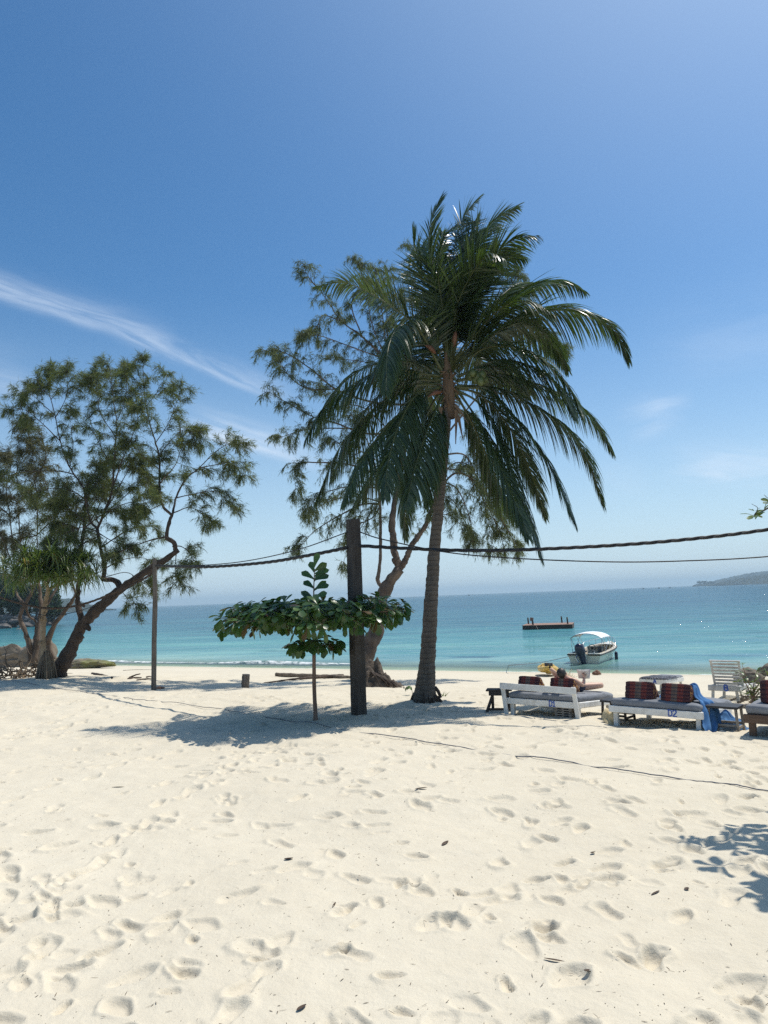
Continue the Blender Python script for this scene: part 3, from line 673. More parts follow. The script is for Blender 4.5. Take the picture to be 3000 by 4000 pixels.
# the big leaning she-oak on the left
lb = G(236, 2625); LY = 26.0
lb = at(236, 2625, LY); lb[2] = float(terrain(lb[0], lb[1]))
Z1 = ((0, 1350), .6329)
root = thing('sheoak_tree', 'large she-oak with a dark trunk leaning right over the sand and feathery crown', 'tree', lb)
n1 = casuarina(root, lb, LY, [
 ([(368, 2025), (395, 1960), (430, 1880), (485, 1765), (540, 1690), (640, 1595), (740, 1505), (860, 1425), (1000, 1335), (1098, 1262)], 47, 15, 1, -1.0),
 ([(1085, 1262, -1.0), (1072, 1215, -1), (1030, 1182, -1), (1040, 1100, -1), (1062, 1050, -.9)], 15, 9, 1, 0),
 ([(1062, 1050, -.9), (1000, 980, -.8), (985, 850), (985, 700), (960, 600), (925, 480), (890, 300), (882, 110)], 9, 1.2, .12, 0.4),
 ([(1062, 1050, -.9), (1090, 930), (1150, 820), (1230, 755), (1330, 655), (1450, 585)], 7, 1, .3, -1.6),
 ([(1085, 940, -.9), (1200, 915), (1330, 900), (1435, 985)], 4, .8, .2, -.6),
 ([(1075, 1030, -.9), (1180, 1000), (1290, 1075)], 4, .8, .2, .4),
 ([(1230, 755, -1.2), (1360, 730), (1440, 720), (1515, 800)], 3.5, .8, .25, -1.8),
 ([(1065, 1240, -1), (1120, 1240, -1.2), (1170, 1280), (1195, 1330)], 4, .8, .25, -1.6),
 ([(1090, 1262, -1), (1085, 1320), (1080, 1380), (1095, 1450)], 3.5, .8, .3, -1.2),
 ([(1030, 1180, -1), (930, 1200), (800, 1250), (700, 1290)], 5, .8, .2, -1.8),
 ([(985, 850, -.6), (1080, 740), (1130, 620), (1230, 540)], 4, .8, .2, 1.2),
 ([(960, 600, 0), (1040, 480), (1080, 380), (1120, 280)], 3, .7, .2, -.8),
 ([(925, 480, .2), (840, 380), (800, 280), (770, 160)], 3, .7, .2, 1.2),
 ([(975, 680, 0), (1080, 560), (1150, 520), (1240, 580)], 3, .7, .2, 1.5),
 ([(905, 370, .2), (960, 300), (1010, 240), (1030, 190)], 2.5, .6, .2, 0),
 ([(750, 1498, -.4), (700, 1448), (638, 1440), (645, 1360), (622, 1250), (600, 1130)], 17, 9, 1, 0),
 ([(600, 1130, 0), (640, 1040), (690, 900), (702, 750), (712, 600), (720, 480), (700, 330), (680, 150)], 9, 1.2, .15, -.8),
 ([(690, 900, -.2), (750, 720), (830, 520), (860, 380)], 5, .8, .15, -1.6),
 ([(700, 760, -.2), (620, 620), (560, 470), (545, 260)], 4, .8, .15, 1.2),
 ([(712, 560, -.4), (620, 420), (600, 290), (580, 180)], 3, .7, .15, .4),
 ([(715, 480, -.4), (770, 340), (780, 220), (760, 120)], 3, .7, .15, .8),
 ([(600, 1130, 0), (558, 1080), (530, 950), (510, 870), (430, 750), (372, 590), (340, 430), (300, 260), (330, 150)], 8, 1, .2, 1.0),
 ([(372, 590, .7), (260, 480), (160, 400), (90, 400)], 3.5, .7, .15, .2),
 ([(340, 430, .8), (250, 350), (190, 300), (130, 290)], 2.5, .7, .15, 1.2),
 ([(345, 440, .8), (400, 340), (420, 240), (410, 170)], 2.5, .7, .15, 0),
 ([(430, 750, .6), (450, 640), (440, 520), (430, 400)], 3, .7, .15, 1.4),
 ([(318, 330, 0.9), (250, 250), (220, 210)], 2, .6, .1, .5),
 ([(500, 1690, -.2), (478, 1580), (485, 1470), (498, 1300), (520, 1080), (538, 880), (600, 760)], 19, 3, .45, .8),
 ([(505, 1240, .3), (430, 1120), (330, 1080), (220, 1020)], 5, .8, .2, 1.4),
 ([(515, 1130, .3), (620, 1050), (760, 980), (900, 950)], 5, .8, .2, -1.2),
 ([(640, 1380, 0), (760, 1320), (880, 1310), (930, 1340)], 4, .8, .2, .5),
 ([(620, 1250, 0), (720, 1180), (830, 1120), (950, 1120)], 4.5, .8, .2, 1.4),
 ([(640, 1040, 0), (760, 940), (850, 870), (930, 860)], 4, .8, .15, 1.8),
 ([(540, 960, .3), (450, 900), (330, 880), (200, 900)], 4, .8, .2, -1.0),
 ([(460, 797, .6), (400, 780), (330, 774), (150, 778), (25, 812)], 4, 1.5, .7, -.4),
 ([(600, 1150, 0), (520, 1120), (420, 1150), (330, 1210)], 4, .8, .1, -1.4),
 ([(640, 1430, 0), (780, 1400), (860, 1450), (930, 1490)], 3, .7, .3, .9),
 ([(610, 1100), (560, 1000), (480, 960), (400, 980)], 4, .8, .1, .6), ([(620, 1080), (700, 1010), (760, 1060), (830, 1050)], 4, .8, .1, -.6), ([(560, 1080), (640, 920), (600, 820)], 4, .8, .1, 1.2),
 ([(640, 1040), (720, 900), (800, 760), (870, 700)], 4, .8, .1, 1.0), ([(600, 1150), (680, 1200), (760, 1230)], 4, .8, .1, -1), ([(530, 950), (620, 800), (650, 700)], 4, .8, .1, .9), ([(600, 1180), (500, 1230), (420, 1280)], 4, .8, .1, -.6),
 ([(985, 900, -.6), (900, 820), (840, 760)], 3, .8, .1, 1.0), ([(1000, 980, -.8), (900, 1020), (820, 1000)], 3, .8, .1, -1.2), ([(980, 760), (880, 680), (820, 620)], 3, .8, .1, -.6), ([(520, 1080), (440, 1020), (330, 980)], 4, .8, .1, 1.0),
 ([(560, 1665, -.4), (578, 1640, -.45), (585, 1620, -.45)], 21, 15, 1, 0), ([(520, 1720, -.35), (545, 1742, -.45), (553, 1756, -.5)], 20, 10, 1, 0), ([(475, 1760, -.3), (498, 1792, -.4), (505, 1802, -.4)], 20, 10, 1, 0), ([(490, 1602, -.2), (510, 1602, -.25), (522, 1612, -.25)], 12, 7, 1, 0),
 ([(740, 1505, -.5), (770, 1540), (800, 1580), (835, 1590)], 2.5, .6, .3, -.9),
], *Z1, m_needle, 5.2, .74, .45, .19, .0145, m_bark, nd_per=9)
# the she-oak clump behind it at the far left
Z6 = ((0, 2200), .3014); BY = 28.5
bb = at(120, 2600, BY); bb[2] = float(terrain(bb[0], bb[1]))
root = thing('sheoak_tree', 'several thin crooked she-oak stems rising behind the screwpine at the left edge', 'tree', bb)
z16 = lambda x, y: (x * .6329 / .3014, (1350 + y * .6329 - 2200) / .3014)
L2 = [
 ([(395, 1290), (385, 1100), (330, 900), (262, 705), (310, 560), (420, 350), (470, 200)], 34, 18, 1, -.3),
 ([(312, 525, -.2), (235, 430), (205, 330), (215, 180)], 16, 8, 1, .6),
 ([(335, 555, -.2), (365, 680), (440, 735), (470, 790), (452, 890)], 15, 9, 1, .3),
 ([(450, 1280), (475, 1000), (505, 800), (540, 600), (510, 420), (500, 250)], 44, 18, 1, .6),
 ([(545, 610, .4), (640, 480), (745, 320), (800, 220)], 22, 10, 1, 1.0),
 ([(680, 1250), (625, 1080), (622, 980), (700, 800), (800, 680), (880, 560), (940, 470), (975, 385), (925, 250)], 42, 12, 1, -.5),
]
for pts in ([(470, 200), z16(230, 1000), z16(215, 830), z16(190, 600), z16(150, 480)], [(205, 180), z16(60, 1050), z16(40, 900), z16(70, 720), z16(40, 660)], [(500, 250), z16(330, 1100), z16(300, 900), z16(250, 760)],
            [(800, 220), z16(420, 1130), z16(440, 1000), z16(400, 880)], [(215, 180), z16(20, 1200), z16(-80, 1000), z16(-60, 800)], [(925, 250), z16(480, 1150), z16(560, 1000), z16(620, 900)],
            [(300, 100), z16(120, 1120), z16(100, 960), z16(0, 900)], [z16(230, 1000), z16(120, 900), z16(110, 760), z16(170, 640)], [z16(60, 1050), z16(-40, 960), z16(-100, 860)], [z16(215, 830), z16(280, 700), z16(270, 600)],
            [(420, 350), z16(120, 1250), z16(30, 1180), z16(-60, 1150)], [(500, 250), z16(300, 1200), z16(400, 1120), z16(470, 1050)], [z16(300, 1100), z16(200, 1180), z16(90, 1160), z16(10, 1240)]):
    L2.append((pts, 9, 2, .15, random.uniform(-1.2, 1.6)))
n2 = casuarina(root, bb, BY, L2, *Z6, m_needle2, 7.0, .82, .55, .19, .0145, m_bark2, nd_per=7)
# the she-oak behind the coconut palm
cb = G(1425, 2655); CY = cb[1]; Z2 = ((800, 700), 1.0247)
z4 = lambda x, y: ((700 + x * .6028 - 800) / 1.0247, (2100 + y * .6028 - 700) / 1.0247)
root = thing('sheoak_tree', 'bent she-oak standing behind the coconut palm, hung with sparse dark tufts', 'tree', cb)
n3 = casuarina(root, cb, CY, [
 ([z4(1190, 960), z4(1192, 850), z4(1232, 720), z4(1272, 600), z4(1302, 430), z4(1345, 320), z4(1430, 200)], 34, 19, 1, 0),
 ([z4(1425, 205), z4(1400, 110), z4(1384, 0), (715, 1290), (740, 1150), (770, 980), (770, 820), (700, 700), (600, 600), (520, 540), (440, 420)], 15, 1.2, .35, .8),
 ([z4(1430, 200), z4(1462, 150), z4(1502, 60), z4(1548, -10), (845, 1310), (880, 1200), (900, 1050), (890, 850), (860, 600), (800, 400)], 14, 1.5, .3, -.4),
 ([z4(1335, 330), z4(1288, 285), z4(1300, 170), z4(1305, 0), (668, 1240), (655, 1120), (620, 1000), (560, 900)], 9, 1.5, .45, .6),
 ([(770, 860, .6), (640, 850), (500, 800), (400, 720), (300, 660), (228, 655)], 5, .9, .25, .4),
 ([(500, 800, .5), (400, 800), (330, 760), (290, 700)], 3, .7, .2, -.6),
 ([(770, 960, .6), (620, 970), (500, 930), (400, 900), (250, 815)], 5, .9, .25, -.4),
 ([(660, 1130, .5), (560, 1090), (440, 1080), (350, 1090), (345, 1180)], 4, .8, .2, .5),
 ([(560, 950, .5), (450, 950), (360, 960), (290, 985)], 3, .7, .2, 1.2),
 ([(668, 1240, .2), (600, 1240), (500, 1290), (420, 1340), (365, 1400)], 4, .8, .15, -.6),
 ([(668, 1230, .2), (580, 1210), (470, 1230), (400, 1280)], 3, .7, .15, 1.0),
 ([(668, 1250, .2), (640, 1290), (560, 1340), (530, 1460)], 3, .7, .2, .6),
 ([(600, 600, .6), (560, 480), (600, 380), (570, 310)], 3, .7, .15, -.4),
 ([(700, 700, .7), (680, 540), (670, 430), (700, 350)], 3, .7, .15, .9),
 ([(520, 540, .7), (450, 520), (430, 560)], 2.5, .7, .1, .4),
 ([(700, 690, .7), (560, 640), (450, 600), (380, 590)], 3, .7, .15, -.5),
 ([(800, 420, -.3), (780, 350), (790, 270)], 2.5, .7, .1, -.5),
 ([(760, 900, .5), (740, 700), (720, 560), (740, 440)], 3, .7, .15, .9), ([(700, 700, .7), (640, 560), (625, 450), (655, 350)], 3, .7, .15, .2), ([(770, 820, .6), (680, 720), (560, 690), (480, 690)], 3, .7, .2, 1.1),
 ([(740, 1000, .5), (620, 880), (520, 850), (440, 800)], 3, .7, .2, 1.2), ([(700, 1100, .4), (580, 1030), (480, 1000)], 3, .7, .2, -.4), ([(680, 1180, .2), (560, 1170), (450, 1200), (390, 1250)], 3, .7, .2, -.5),
 ([(690, 1200, .2), (620, 1290), (570, 1370)], 3, .7, .2, -.4), ([(880, 1150, -.3), (960, 1080), (1040, 1120), (1080, 1250)], 3, .7, .2, 1.0), ([(890, 1200, -.3), (950, 1230), (1000, 1340)], 3, .7, .2, 1.1), ([(760, 780, .6), (700, 620), (690, 500), (640, 400)], 3, .7, .15, 1.3), ([(890, 1100, -.3), (1000, 1130), (1100, 1290), (1140, 1400)], 3, .7, .2, 1.0),
 ([(440, 425, .8), (400, 380), (385, 350)], 2.5, .7, .1, .6),
 ([(880, 1200, -.3), (960, 1120), (1060, 1180), (1150, 1330), (1190, 1400)], 5, .9, .2, .5),
 ([(900, 1050, -.3), (1000, 1060), (1060, 1220), (1100, 1400)], 4, .8, .2, 1.4),
 ([(890, 1150, -.3), (960, 1180), (1010, 1290), (1020, 1380)], 3.5, .8, .2, -.7),
 ([(890, 850, -.3), (1000, 900), (1040, 1050), (1110, 1200)], 4, .8, .2, 1.6),
 ([(880, 700, -.3), (1040, 560), (1150, 430), (1190, 370)], 4, .8, .3, .9),
 ([(1150, 430, .6), (1200, 460), (1250, 560)], 3, .7, .1, 1.2),
 ([(900, 1000, -.3), (1100, 760), (1260, 620), (1360, 640)], 4, .8, .4, 1.4),
 ([z4(1545, 0), (870, 1290), (930, 1280), (980, 1320)], 3, .7, .2, -.8),
], *Z2, m_needle3, 6.0, .78, .8, .17, .0155, m_bark2, nd_per=8, sub=.8)
# ================================================================== screwpine
wb = at(183, 2612, 25.2); wb[2] = float(terrain(wb[0], wb[1])); WY = 25.2
W6 = lambda x, y, d=0.0: at(x * .3014, 2200 + y * .3014, WY + d)
root = thing('screwpine', 'screwpine with tan forked trunk, skirt of prop roots and shaggy strap leaves', 'screwpine', wb)
mb = MB(); k6 = .3014 / (FPX / WY)
for pts, r0, r1 in (([(568, 1330), (566, 1180), (556, 1000), (562, 700), (590, 500), (628, 345)], 40, 26), ([(628, 350, 0), (595, 250, -.2), (540, 160, -.4), (430, 110, -.7)], 22, 13), ([(628, 350, 0), (700, 300, .1), (850, 250, .3), (960, 215, .5), (1120, 190, .6)], 22, 12),
                    ([(610, 290, -.1), (640, 150, 0), (650, 40, .2)], 18, 11), ([(850, 250, .3), (900, 130, .6), (880, 20, .8)], 14, 10), ([(540, 160, -.4), (330, 170, -.2), (210, 150, 0)], 13, 9), ([(740, 290, .1), (800, 170, -.5), (790, 60, -.8)], 14, 9)):
    c = spline([list(W6(*p)) for p in pts], 40); mb.tube(c, np.linspace(r0, r1, 40) * k6 * (1 + .10 * RNG.standard_normal(40)), 12, wob=.12)
for x, y in ((530, 1010), (585, 640), (520, 700), (610, 590), (540, 690)):
    p = W6(x, y, -.1); mb.tube([p, p + [random.uniform(-.1, .1), -.1, -.12]], [.04, .025], 7, wob=.4)
mb.build('trunk', m_pandtrunk, root, wb)
mb = MB()
for k in range(90):
    a = random.uniform(0, 2 * PI); f = random.random(); z0 = W6(565, 1130 + f * 80)[2]; r1 = .10 + .28 * random.random() ** .8
    p0 = np.array([wb[0], wb[1], z0]) + np.array([math.cos(a), math.sin(a), 0]) * .1; p1 = wb + np.array([math.cos(a) * r1, math.sin(a) * r1, 0]); p1[2] = float(terrain(p1[0], p1[1])) - .05
    pm = (p0 * .55 + p1 * .45) + np.array([math.cos(a), math.sin(a), 0]) * .03 + [0, 0, .06]
    mb.tube(spline([p0, pm, p1], 8), [.02, .022, .022, .022, .02, .02, .018, .016], 6)
mb.build('prop_roots', m_root, root, wb)
mb = MB()
for k in range(95):
    x = random.gauss(660, 330); y = random.gauss(40, 95); x = min(1240, max(60, x)); y = min(190, max(-160, y)) - 20 + abs(x - 660) * .10
    d = random.uniform(-1.7, 1.4); c = W6(x, y, d)
    n = 30; a = RNG.uniform(0, 2 * PI, n); e = RNG.uniform(-.35, 1.35, n)
    D = np.stack([np.cos(a) * np.cos(e), np.sin(a) * np.cos(e), np.sin(e)], 1)
    S = np.cross(D, [0, 0, 1.0]); mb.ribbons(np.repeat(c[None], n, 0) + D * .04, D, S, RNG.uniform(.45, .95, n), RNG.uniform(.045, .065, n), RNG.uniform(.35, 1.3, n), 6, lambda t: max(.04, (1 - t) ** .7 * min(1, .7 + t)), fold=.25)
mb.build('crown', m_pandan, root, wb)
# roots and plant litter between the trunks: one tangle of driftwood roots
p = at(75, 2590, 26.5); p[2] = float(terrain(p[0], p[1])) + .05
mb = MB()
for k in range(80):
    q0 = p + np.array([random.uniform(-1.3, 1.1), random.uniform(-.5, .5), random.uniform(-.05, .42)]); d = nrm(np.array([random.gauss(0, 1), random.gauss(0, .6), random.gauss(-.05, .35)]))
    L = random.uniform(.3, 1.2); q = [q0 + d * L * u + RNG.normal(0, .07, 3) for u in np.linspace(0, 1, 6)]
    mb.tube(spline(q, 14), np.linspace(random.uniform(.015, .05), .006, 14), 6, wob=.2)
mb.build('x', m_root, None, p); tag(bpy.data.objects['x'], 'heap of bleached tangled roots on the sand left of the screwpine', 'driftwood'); bpy.data.objects['x'].name = 'root_tangle'

# ================================================================== sea almond sapling with its flat tier of leaves
def leaf_prof(t): return max(.06, min(1.0, .16 + 1.25 * t ** 1.15) * (1 - max(0, (t - .74) / .27) ** 2.4))
def rosette(mb, c, axis, n, L, Wd, spread, droop, m=0, up=.0):
    axis = nrm(np.asarray(axis, float)); x = nrm(np.cross(axis, [.3, .9, .2])); y = np.cross(axis, x)
    a = np.arange(n) * 2.4 + random.random() * 6; e = RNG.uniform(.6, 1.25, n) * spread
    D = axis[None] * np.cos(e)[:, None] + (x[None] * np.cos(a)[:, None] + y[None] * np.sin(a)[:, None]) * np.sin(e)[:, None] + np.array([0, 0, up])
    S = np.cross(D, axis[None] + RNG.normal(0, .12, (n, 3)))
    mb.ribbons(np.repeat(np.asarray(c)[None], n, 0) + D * .02, D, S, L * RNG.uniform(.7, 1.12, n), Wd * RNG.uniform(.85, 1.1, n), droop * RNG.uniform(.5, 1.5, n), 6, leaf_prof, fold=.22, m=m)
ab = G(1232, 2812); AY = ab[1]
Z7 = lambda x, y, d=0.0: at(700 + x * .6028, 2100 + y * .6028, AY + d)
root = thing('sea_almond_sapling', 'sea almond sapling with one flat tier of broad leaves on a thin brown stem', 'sapling', ab)
mb = MB(); c = spline([list(ab + [0, 0, -.1]), list(Z7(882, 1120)), list(Z7(874, 950)), list(Z7(874, 780)), list(Z7(872, 600)), list(Z7(872, 430)), list(Z7(873, 300)), list(Z7(878, 200))], 60)
mb.tube(c, np.interp(np.linspace(0, 1, 60), [0, .1, .5, .62, .75, 1], [.060, .045, .036, .022, .016, .007]), 10, wob=.1); mb.build('trunk', m_stem, root, ab)
mb = MB(); lf = MB(); hub = Z7(872, 520); R_ = 1.98
for k in range(13):
    a = k * 2 * PI / 13 + random.uniform(-.15, .15); rl = R_ * random.uniform(.93, 1.03) * (1.09 if math.cos(a) > .75 else 1)
    c = [hub + np.array([math.cos(a) * rl * u, math.sin(a) * rl * u * .95, .10 * math.sin(u * 3) + random.gauss(0, .02) + u * .02]) for u in np.linspace(0, 1, 7)]
    c = spline(c, 24); mb.tube(c, np.linspace(.020, .006, 24), 6)
    for u in np.arange(.26, 1.01, .095):
        for s_ in (-1, 0, 1):
            if s_ and u < .3: continue
            p = c[min(23, int(u * 23))] + (np.array([-math.sin(a), math.cos(a), 0]) * s_ * (.10 + .27 * u * random.random()) if s_ else 0) + [0, 0, random.gauss(.04, .10)]
            if s_: mb.tube([c[max(0, int(u * 23) - 3)], p], [.008, .005], 4)
            rosette(lf, p, (math.cos(a) * .3, math.sin(a) * .3, 1), random.randint(5, 7), .275, .135, 1.2, .5)
            if random.random() < .85: rosette(lf, p - [0, 0, .04], (math.cos(a) * .3, math.sin(a) * .3, -.75), random.randint(2, 4), .27, .132, .8, .5)
for a in np.arange(0, 6.28, .6):                                        # lower small tier
    rl = random.uniform(.3, .52); h2 = Z7(872, 700); p = h2 + np.array([math.cos(a) * rl, math.sin(a) * rl, random.uniform(-.04, .10)]); mb.tube([h2, p], [.01, .006], 5)
    rosette(lf, p, (math.cos(a) * .4, math.sin(a) * .4, .9), 6, .30, .155, 1.3, .7); rosette(lf, p, (math.cos(a), math.sin(a), -.8), 3, .29, .15, .8, .5)
for i, (x, y) in enumerate([(865, 180), (905, 175), (840, 225), (935, 190), (925, 232), (845, 285), (900, 300), (930, 290), (920, 345), (840, 355), (830, 390), (850, 375), (890, 240), (880, 150), (900, 210)]):
    y0 = y + 45; p0 = Z7(874, y0); p1 = Z7(x + (x - 874) * .6, y, random.uniform(-.12, .12)); D = p1 - p0
    lf.ribbons([p0], [D], [np.cross(D, [random.gauss(0, .4), -1, .3])], .33, .145, .15, 6, leaf_prof, fold=.2)
mb.build('branches', m_stem, root, ab); lf.build('leaves', m_almond, root, ab)

# the almond tree beyond the right edge: one leafy branch reaches into the picture, the rest only shades the sand
tb = np.array([8.3, 8.0, float(terrain(8.3, 8.0))])
root = thing('sea_almond_tree', 'sea almond whose bright leafy branch tip reaches in at the right edge above the cable', 'tree', tb)
mb = MB(); lf = MB(); top = tb + [-.3, 0, 4.3]
mb.tube(spline([tb - [0, 0, .2], tb + [-.1, 0, 2], top], 24), np.linspace(.19, .10, 24), 12, wob=.12)
tips = [at(2945, 2015, 8.0)] + [np.array(v) for v in ((5.55, 6.6, 3.3), (5.3, 5.7, 3.6), (5.9, 7.4, 3.7), (5.2, 4.6, 3.9), (5.9, 5.2, 4.3), (6.6, 8.6, 4.6), (6.4, 5.8, 5.0), (7.0, 4.4, 4.2), (9.5, 6, 5), (9.8, 9.5, 4.8), (8, 10, 5.2), (6.3, 3.6, 4.4), (5.6, 3.3, 4.0), (4.75, 6.9, 3.5), (4.7, 6.2, 3.6), (4.9, 7.4, 3.3), (4.9, 5.0, 4.0), (5.1, 6.5, 3.9), (4.95, 7.9, 3.6), (4.6, 6.5, 3.7), (4.6, 5.7, 4.1))]
for i, p in enumerate(tips):
    c = spline([top + [0, 0, random.uniform(-1, .2)], (top * .4 + p * .6) + [0, 0, .25], p], 26); mb.tube(c, np.linspace(.06, .007, 26), 7)
    for u in ((.93, 1.0, .97) if i == 0 else np.linspace(.6, 1, 6)):
        q = c[int(u * 25)]
        for s_ in range(1 if i == 0 else 3):
            qq = q + (0 if i == 0 else RNG.normal(0, .25, 3)); mb.tube([c[int(u * 25) - 1], qq], [.008, .005], 4)
            rosette(lf, qq, (random.gauss(-.2, .3), random.gauss(0, .3), 1), 7, .13 if i == 0 else .22, .07 if i == 0 else .11, 1.2, .4)
p = at(2960, 1985, 8.0); mb.tube(spline([tips[0], p, at(2935, 1968, 8.0)], 8), np.linspace(.006, .002, 8), 4); rosette(lf, at(2951, 1999, 8), (-.3, 0, 1), 4, .06, .03, 1.0, .3)
p = tips[0]; mb.tube(spline([p + [.3, 0, .1], at(2998, 1945, 8), at(2985, 1932, 8)], 8), np.linspace(.006, .002, 8), 4)
mb.build('trunk', m_bark2, root, tb); lf.build('crown', m_almond2, root, tb)

# small seedling by the palm, sprout at its foot, oleander-like shrub on the right
sb = G(1612, 2718); root = thing('seedling', 'small umbrella-leaved seedling growing beside the palm trunk', 'seedling', sb)
q = at(1597, 2680, sb[1]); mb = MB(); mb.tube(spline([sb - [0, 0, .05], (sb + q) / 2 + [.03, 0, .03], q], 10), np.linspace(.008, .005, 10), 5); mb.build('stem', m_stem, root, sb)
lf = MB(); rosette(lf, q, (0, 0, 1), 11, .17, .055, 1.35, 1.1); lf.build('leaves', m_almond, root, sb)
sb = G(1728, 2722); root = thing('weed_sprout', 'sparse grey-green weed sprout right of the palm foot', 'weed', sb)
lf = MB()
for k in range(7): lf.ribbons([sb + RNG.normal(0, .03, 3) * [1, 1, 0]], [(random.gauss(0, .5), random.gauss(0, .4), 1)], [(1, 0, 0)], random.uniform(.1, .24), .02, .3, 4, lambda t: 1 - .8 * t)
lf.build('leaves', m_almond, root, sb)
def narrow_shrub(px, py, label, stems, fill):
    sb = G(px, py); root = thing('young_shrub', label, 'shrub', sb); mb = MB(); lf = MB()
    for dx, dz in stems:
        q = sb + np.array([dx, random.uniform(-.15, .15), dz]); c = spline([sb - [0, 0, .05], sb + [dx * .15, 0, dz * .4], q], 14); mb.tube(c, np.linspace(.022, .006, 14), 6)
        for u in np.linspace(.45, 1, fill):
            p = c[int(u * 13)]
            rosette(lf, p, (dx * .5, random.gauss(0, .3), 1), 4, .26, .055, 1.0, .5)
    mb.build('stem', m_stem, root, sb); lf.build('leaves', m_almond2, root, sb); return root
narrow_shrub(2942, 2757, 'young shrub with narrow green leaves between the B lounger and the brown daybed', [(-.28, .75), (-.1, .9), (.12, .72), (.4, .62), (.55, .5), (.75, .75), (.65, .95)], 4)
# ================================================================== furniture materials
m_white = simple('white_paint', (.70, .68, .63), (.80, .79, .75), .6, 7, (1, 1, 1), .25, .006, grime=(.52, .49, .43), gscale=5)
m_greyw = simple('weathered_white', (.40, .39, .37), (.60, .59, .56), .8, 6, (.4, 3, 3), .5, .006, grime=(.24, .22, .20), gscale=4)
m_blue = simple('blue_paint', (.03, .07, .32), (.05, .12, .42), .5, 9, bump=0)
m_matt = simple('grey_canvas', (.17, .18, .20), (.24, .25, .27), .9, 4, bump=.3, bdist=.02)
m_towel = simple('blue_towel', (.05, .15, .33), (.085, .22, .44), .95, 8, bump=.4, bdist=.01)
m_black = simple('black_wood', (.012, .012, .014), (.035, .034, .035), .55, 8, (.4, 3, 3), .3, .004)
m_legw = simple('grey_timber', (.20, .17, .14), (.36, .32, .27), .85, 7, (2, 2, .4), .5, .005)
m_brown = simple('brown_wood', (.06, .032, .018), (.13, .075, .045), .6, 5, (.5, 3, 3), .4, .005)
m_dkwood = simple('dark_timber', (.035, .026, .02), (.085, .065, .05), .8, 7, (2, 2, .4), .5, .006)
m_slat = simple('grey_slats', (.18, .165, .14), (.34, .31, .27), .9, 6, (.4, 3, 3), .5, .006, grime=(.08, .07, .06), gscale=5)
m_straw = simple('straw', (.46, .36, .20), (.66, .55, .35), .9, 30, bump=.5, bdist=.004)
m_pole = simple('pole_timber', (.026, .021, .018), (.075, .062, .050), .95, 4, (5, 5, .35), 1.0, .03, grime=(.11, .095, .08), gscale=1.6)
m_post = simple('grey_post', (.08, .066, .055), (.20, .17, .14), .95, 5, (6, 6, .25), 1.0, .02, grime=(.06, .05, .04), gscale=2)
m_drift = simple('driftwood_grey', (.12, .09, .065), (.30, .24, .18), .95, 5, (.5, 3, 3), 1.0, .02, grime=(.05, .036, .026), gscale=2)
m_rock = simple('beach_rock', (.10, .08, .06), (.27, .225, .17), .95, 2.2, bump=1.0, bdist=.08, grime=(.08, .065, .05), gscale=1.1)
m_rockm = simple('mossy_rock', (.11, .09, .065), (.28, .235, .16), .95, 2.4, (1, 1, 2), 1.0, .08, grime=(.16, .20, .03), gscale=.9)
m_rockd = simple('dark_rock', (.035, .033, .032), (.12, .11, .10), .9, .35, bump=1.0, bdist=.3, grime=(.20, .18, .16), gscale=.25)
m_skin = simple('skin', (.60, .36, .25), (.68, .43, .31), .5, 5, bump=0)
m_hair = simple('dark_hair', (.012, .009, .008), (.03, .022, .018), .5, 30, (1, 1, .2), .5, .004)
m_swim = simple('swim_cloth', (.03, .035, .06), (.05, .06, .10), .8, 9, bump=.1)
m_book = simple('book_cover', (.52, .46, .50), (.66, .60, .64), .6, 5, bump=.05)
m_cable = simple('cable_black', (.010, .010, .011), (.022, .021, .022), .6, 5, bump=.1)
m_cord = simple('grey_cord', (.09, .095, .115), (.19, .195, .22), .8, 5, bump=.1)
# triangular pillow cloth: woven red, black and grey bands across the width, gold print on the ends
m_pil, nt, out = new_mat('striped_pillow_cloth')
tc = N(nt, 'ShaderNodeTexCoord'); sx = N(nt, 'ShaderNodeSeparateXYZ'); LK(nt, tc.outputs['Object'], sx.inputs[0])
xx = mathn(nt, 'ADD', mathn(nt, 'DIVIDE', sx.outputs[0], .54), .5)
K = (.045, .014, .018); R1 = (.13, .024, .022); GY = (.105, .072, .062)
col = ramp(nt, xx, [(0, K), (.15, (.07, .016, .02)), (.19, R1), (.34, (.15, .03, .026)), (.36, GY), (.50, (.13, .09, .075)), (.54, GY), (.57, R1), (.72, (.135, .026, .023)), (.76, (.06, .016, .02)), (.95, K)], 'CONSTANT')
wv = noise(nt, tc.outputs['Object'], 160, 2); col = mixc(nt, .5, col, mixc(nt, 1.0, col, ramp(nt, wv, [(.3, (.45, .45, .45)), (.7, (1.4, 1.4, 1.4))]), 'MULTIPLY'))
b = N(nt, 'ShaderNodeBsdfPrincipled'); LK(nt, col, b.inputs['Base Color']); b.inputs['Roughness'].default_value = .8; LK(nt, b.outputs[0], out.inputs[0])
m_pilend, nt, out = new_mat('gold_pillow_end')
tc = N(nt, 'ShaderNodeTexCoord'); vo = N(nt, 'ShaderNodeTexVoronoi'); vo.inputs['Scale'].default_value = 22; LK(nt, tc.outputs['Object'], vo.inputs['Vector'])
b = N(nt, 'ShaderNodeBsdfPrincipled'); LK(nt, ramp(nt, vo.outputs['Distance'], [(.25, (.42, .26, .05)), (.4, (.24, .07, .03)), (.6, (.10, .03, .02))]), b.inputs['Base Color']); b.inputs['Roughness'].default_value = .8; LK(nt, b.outputs[0], out.inputs[0])
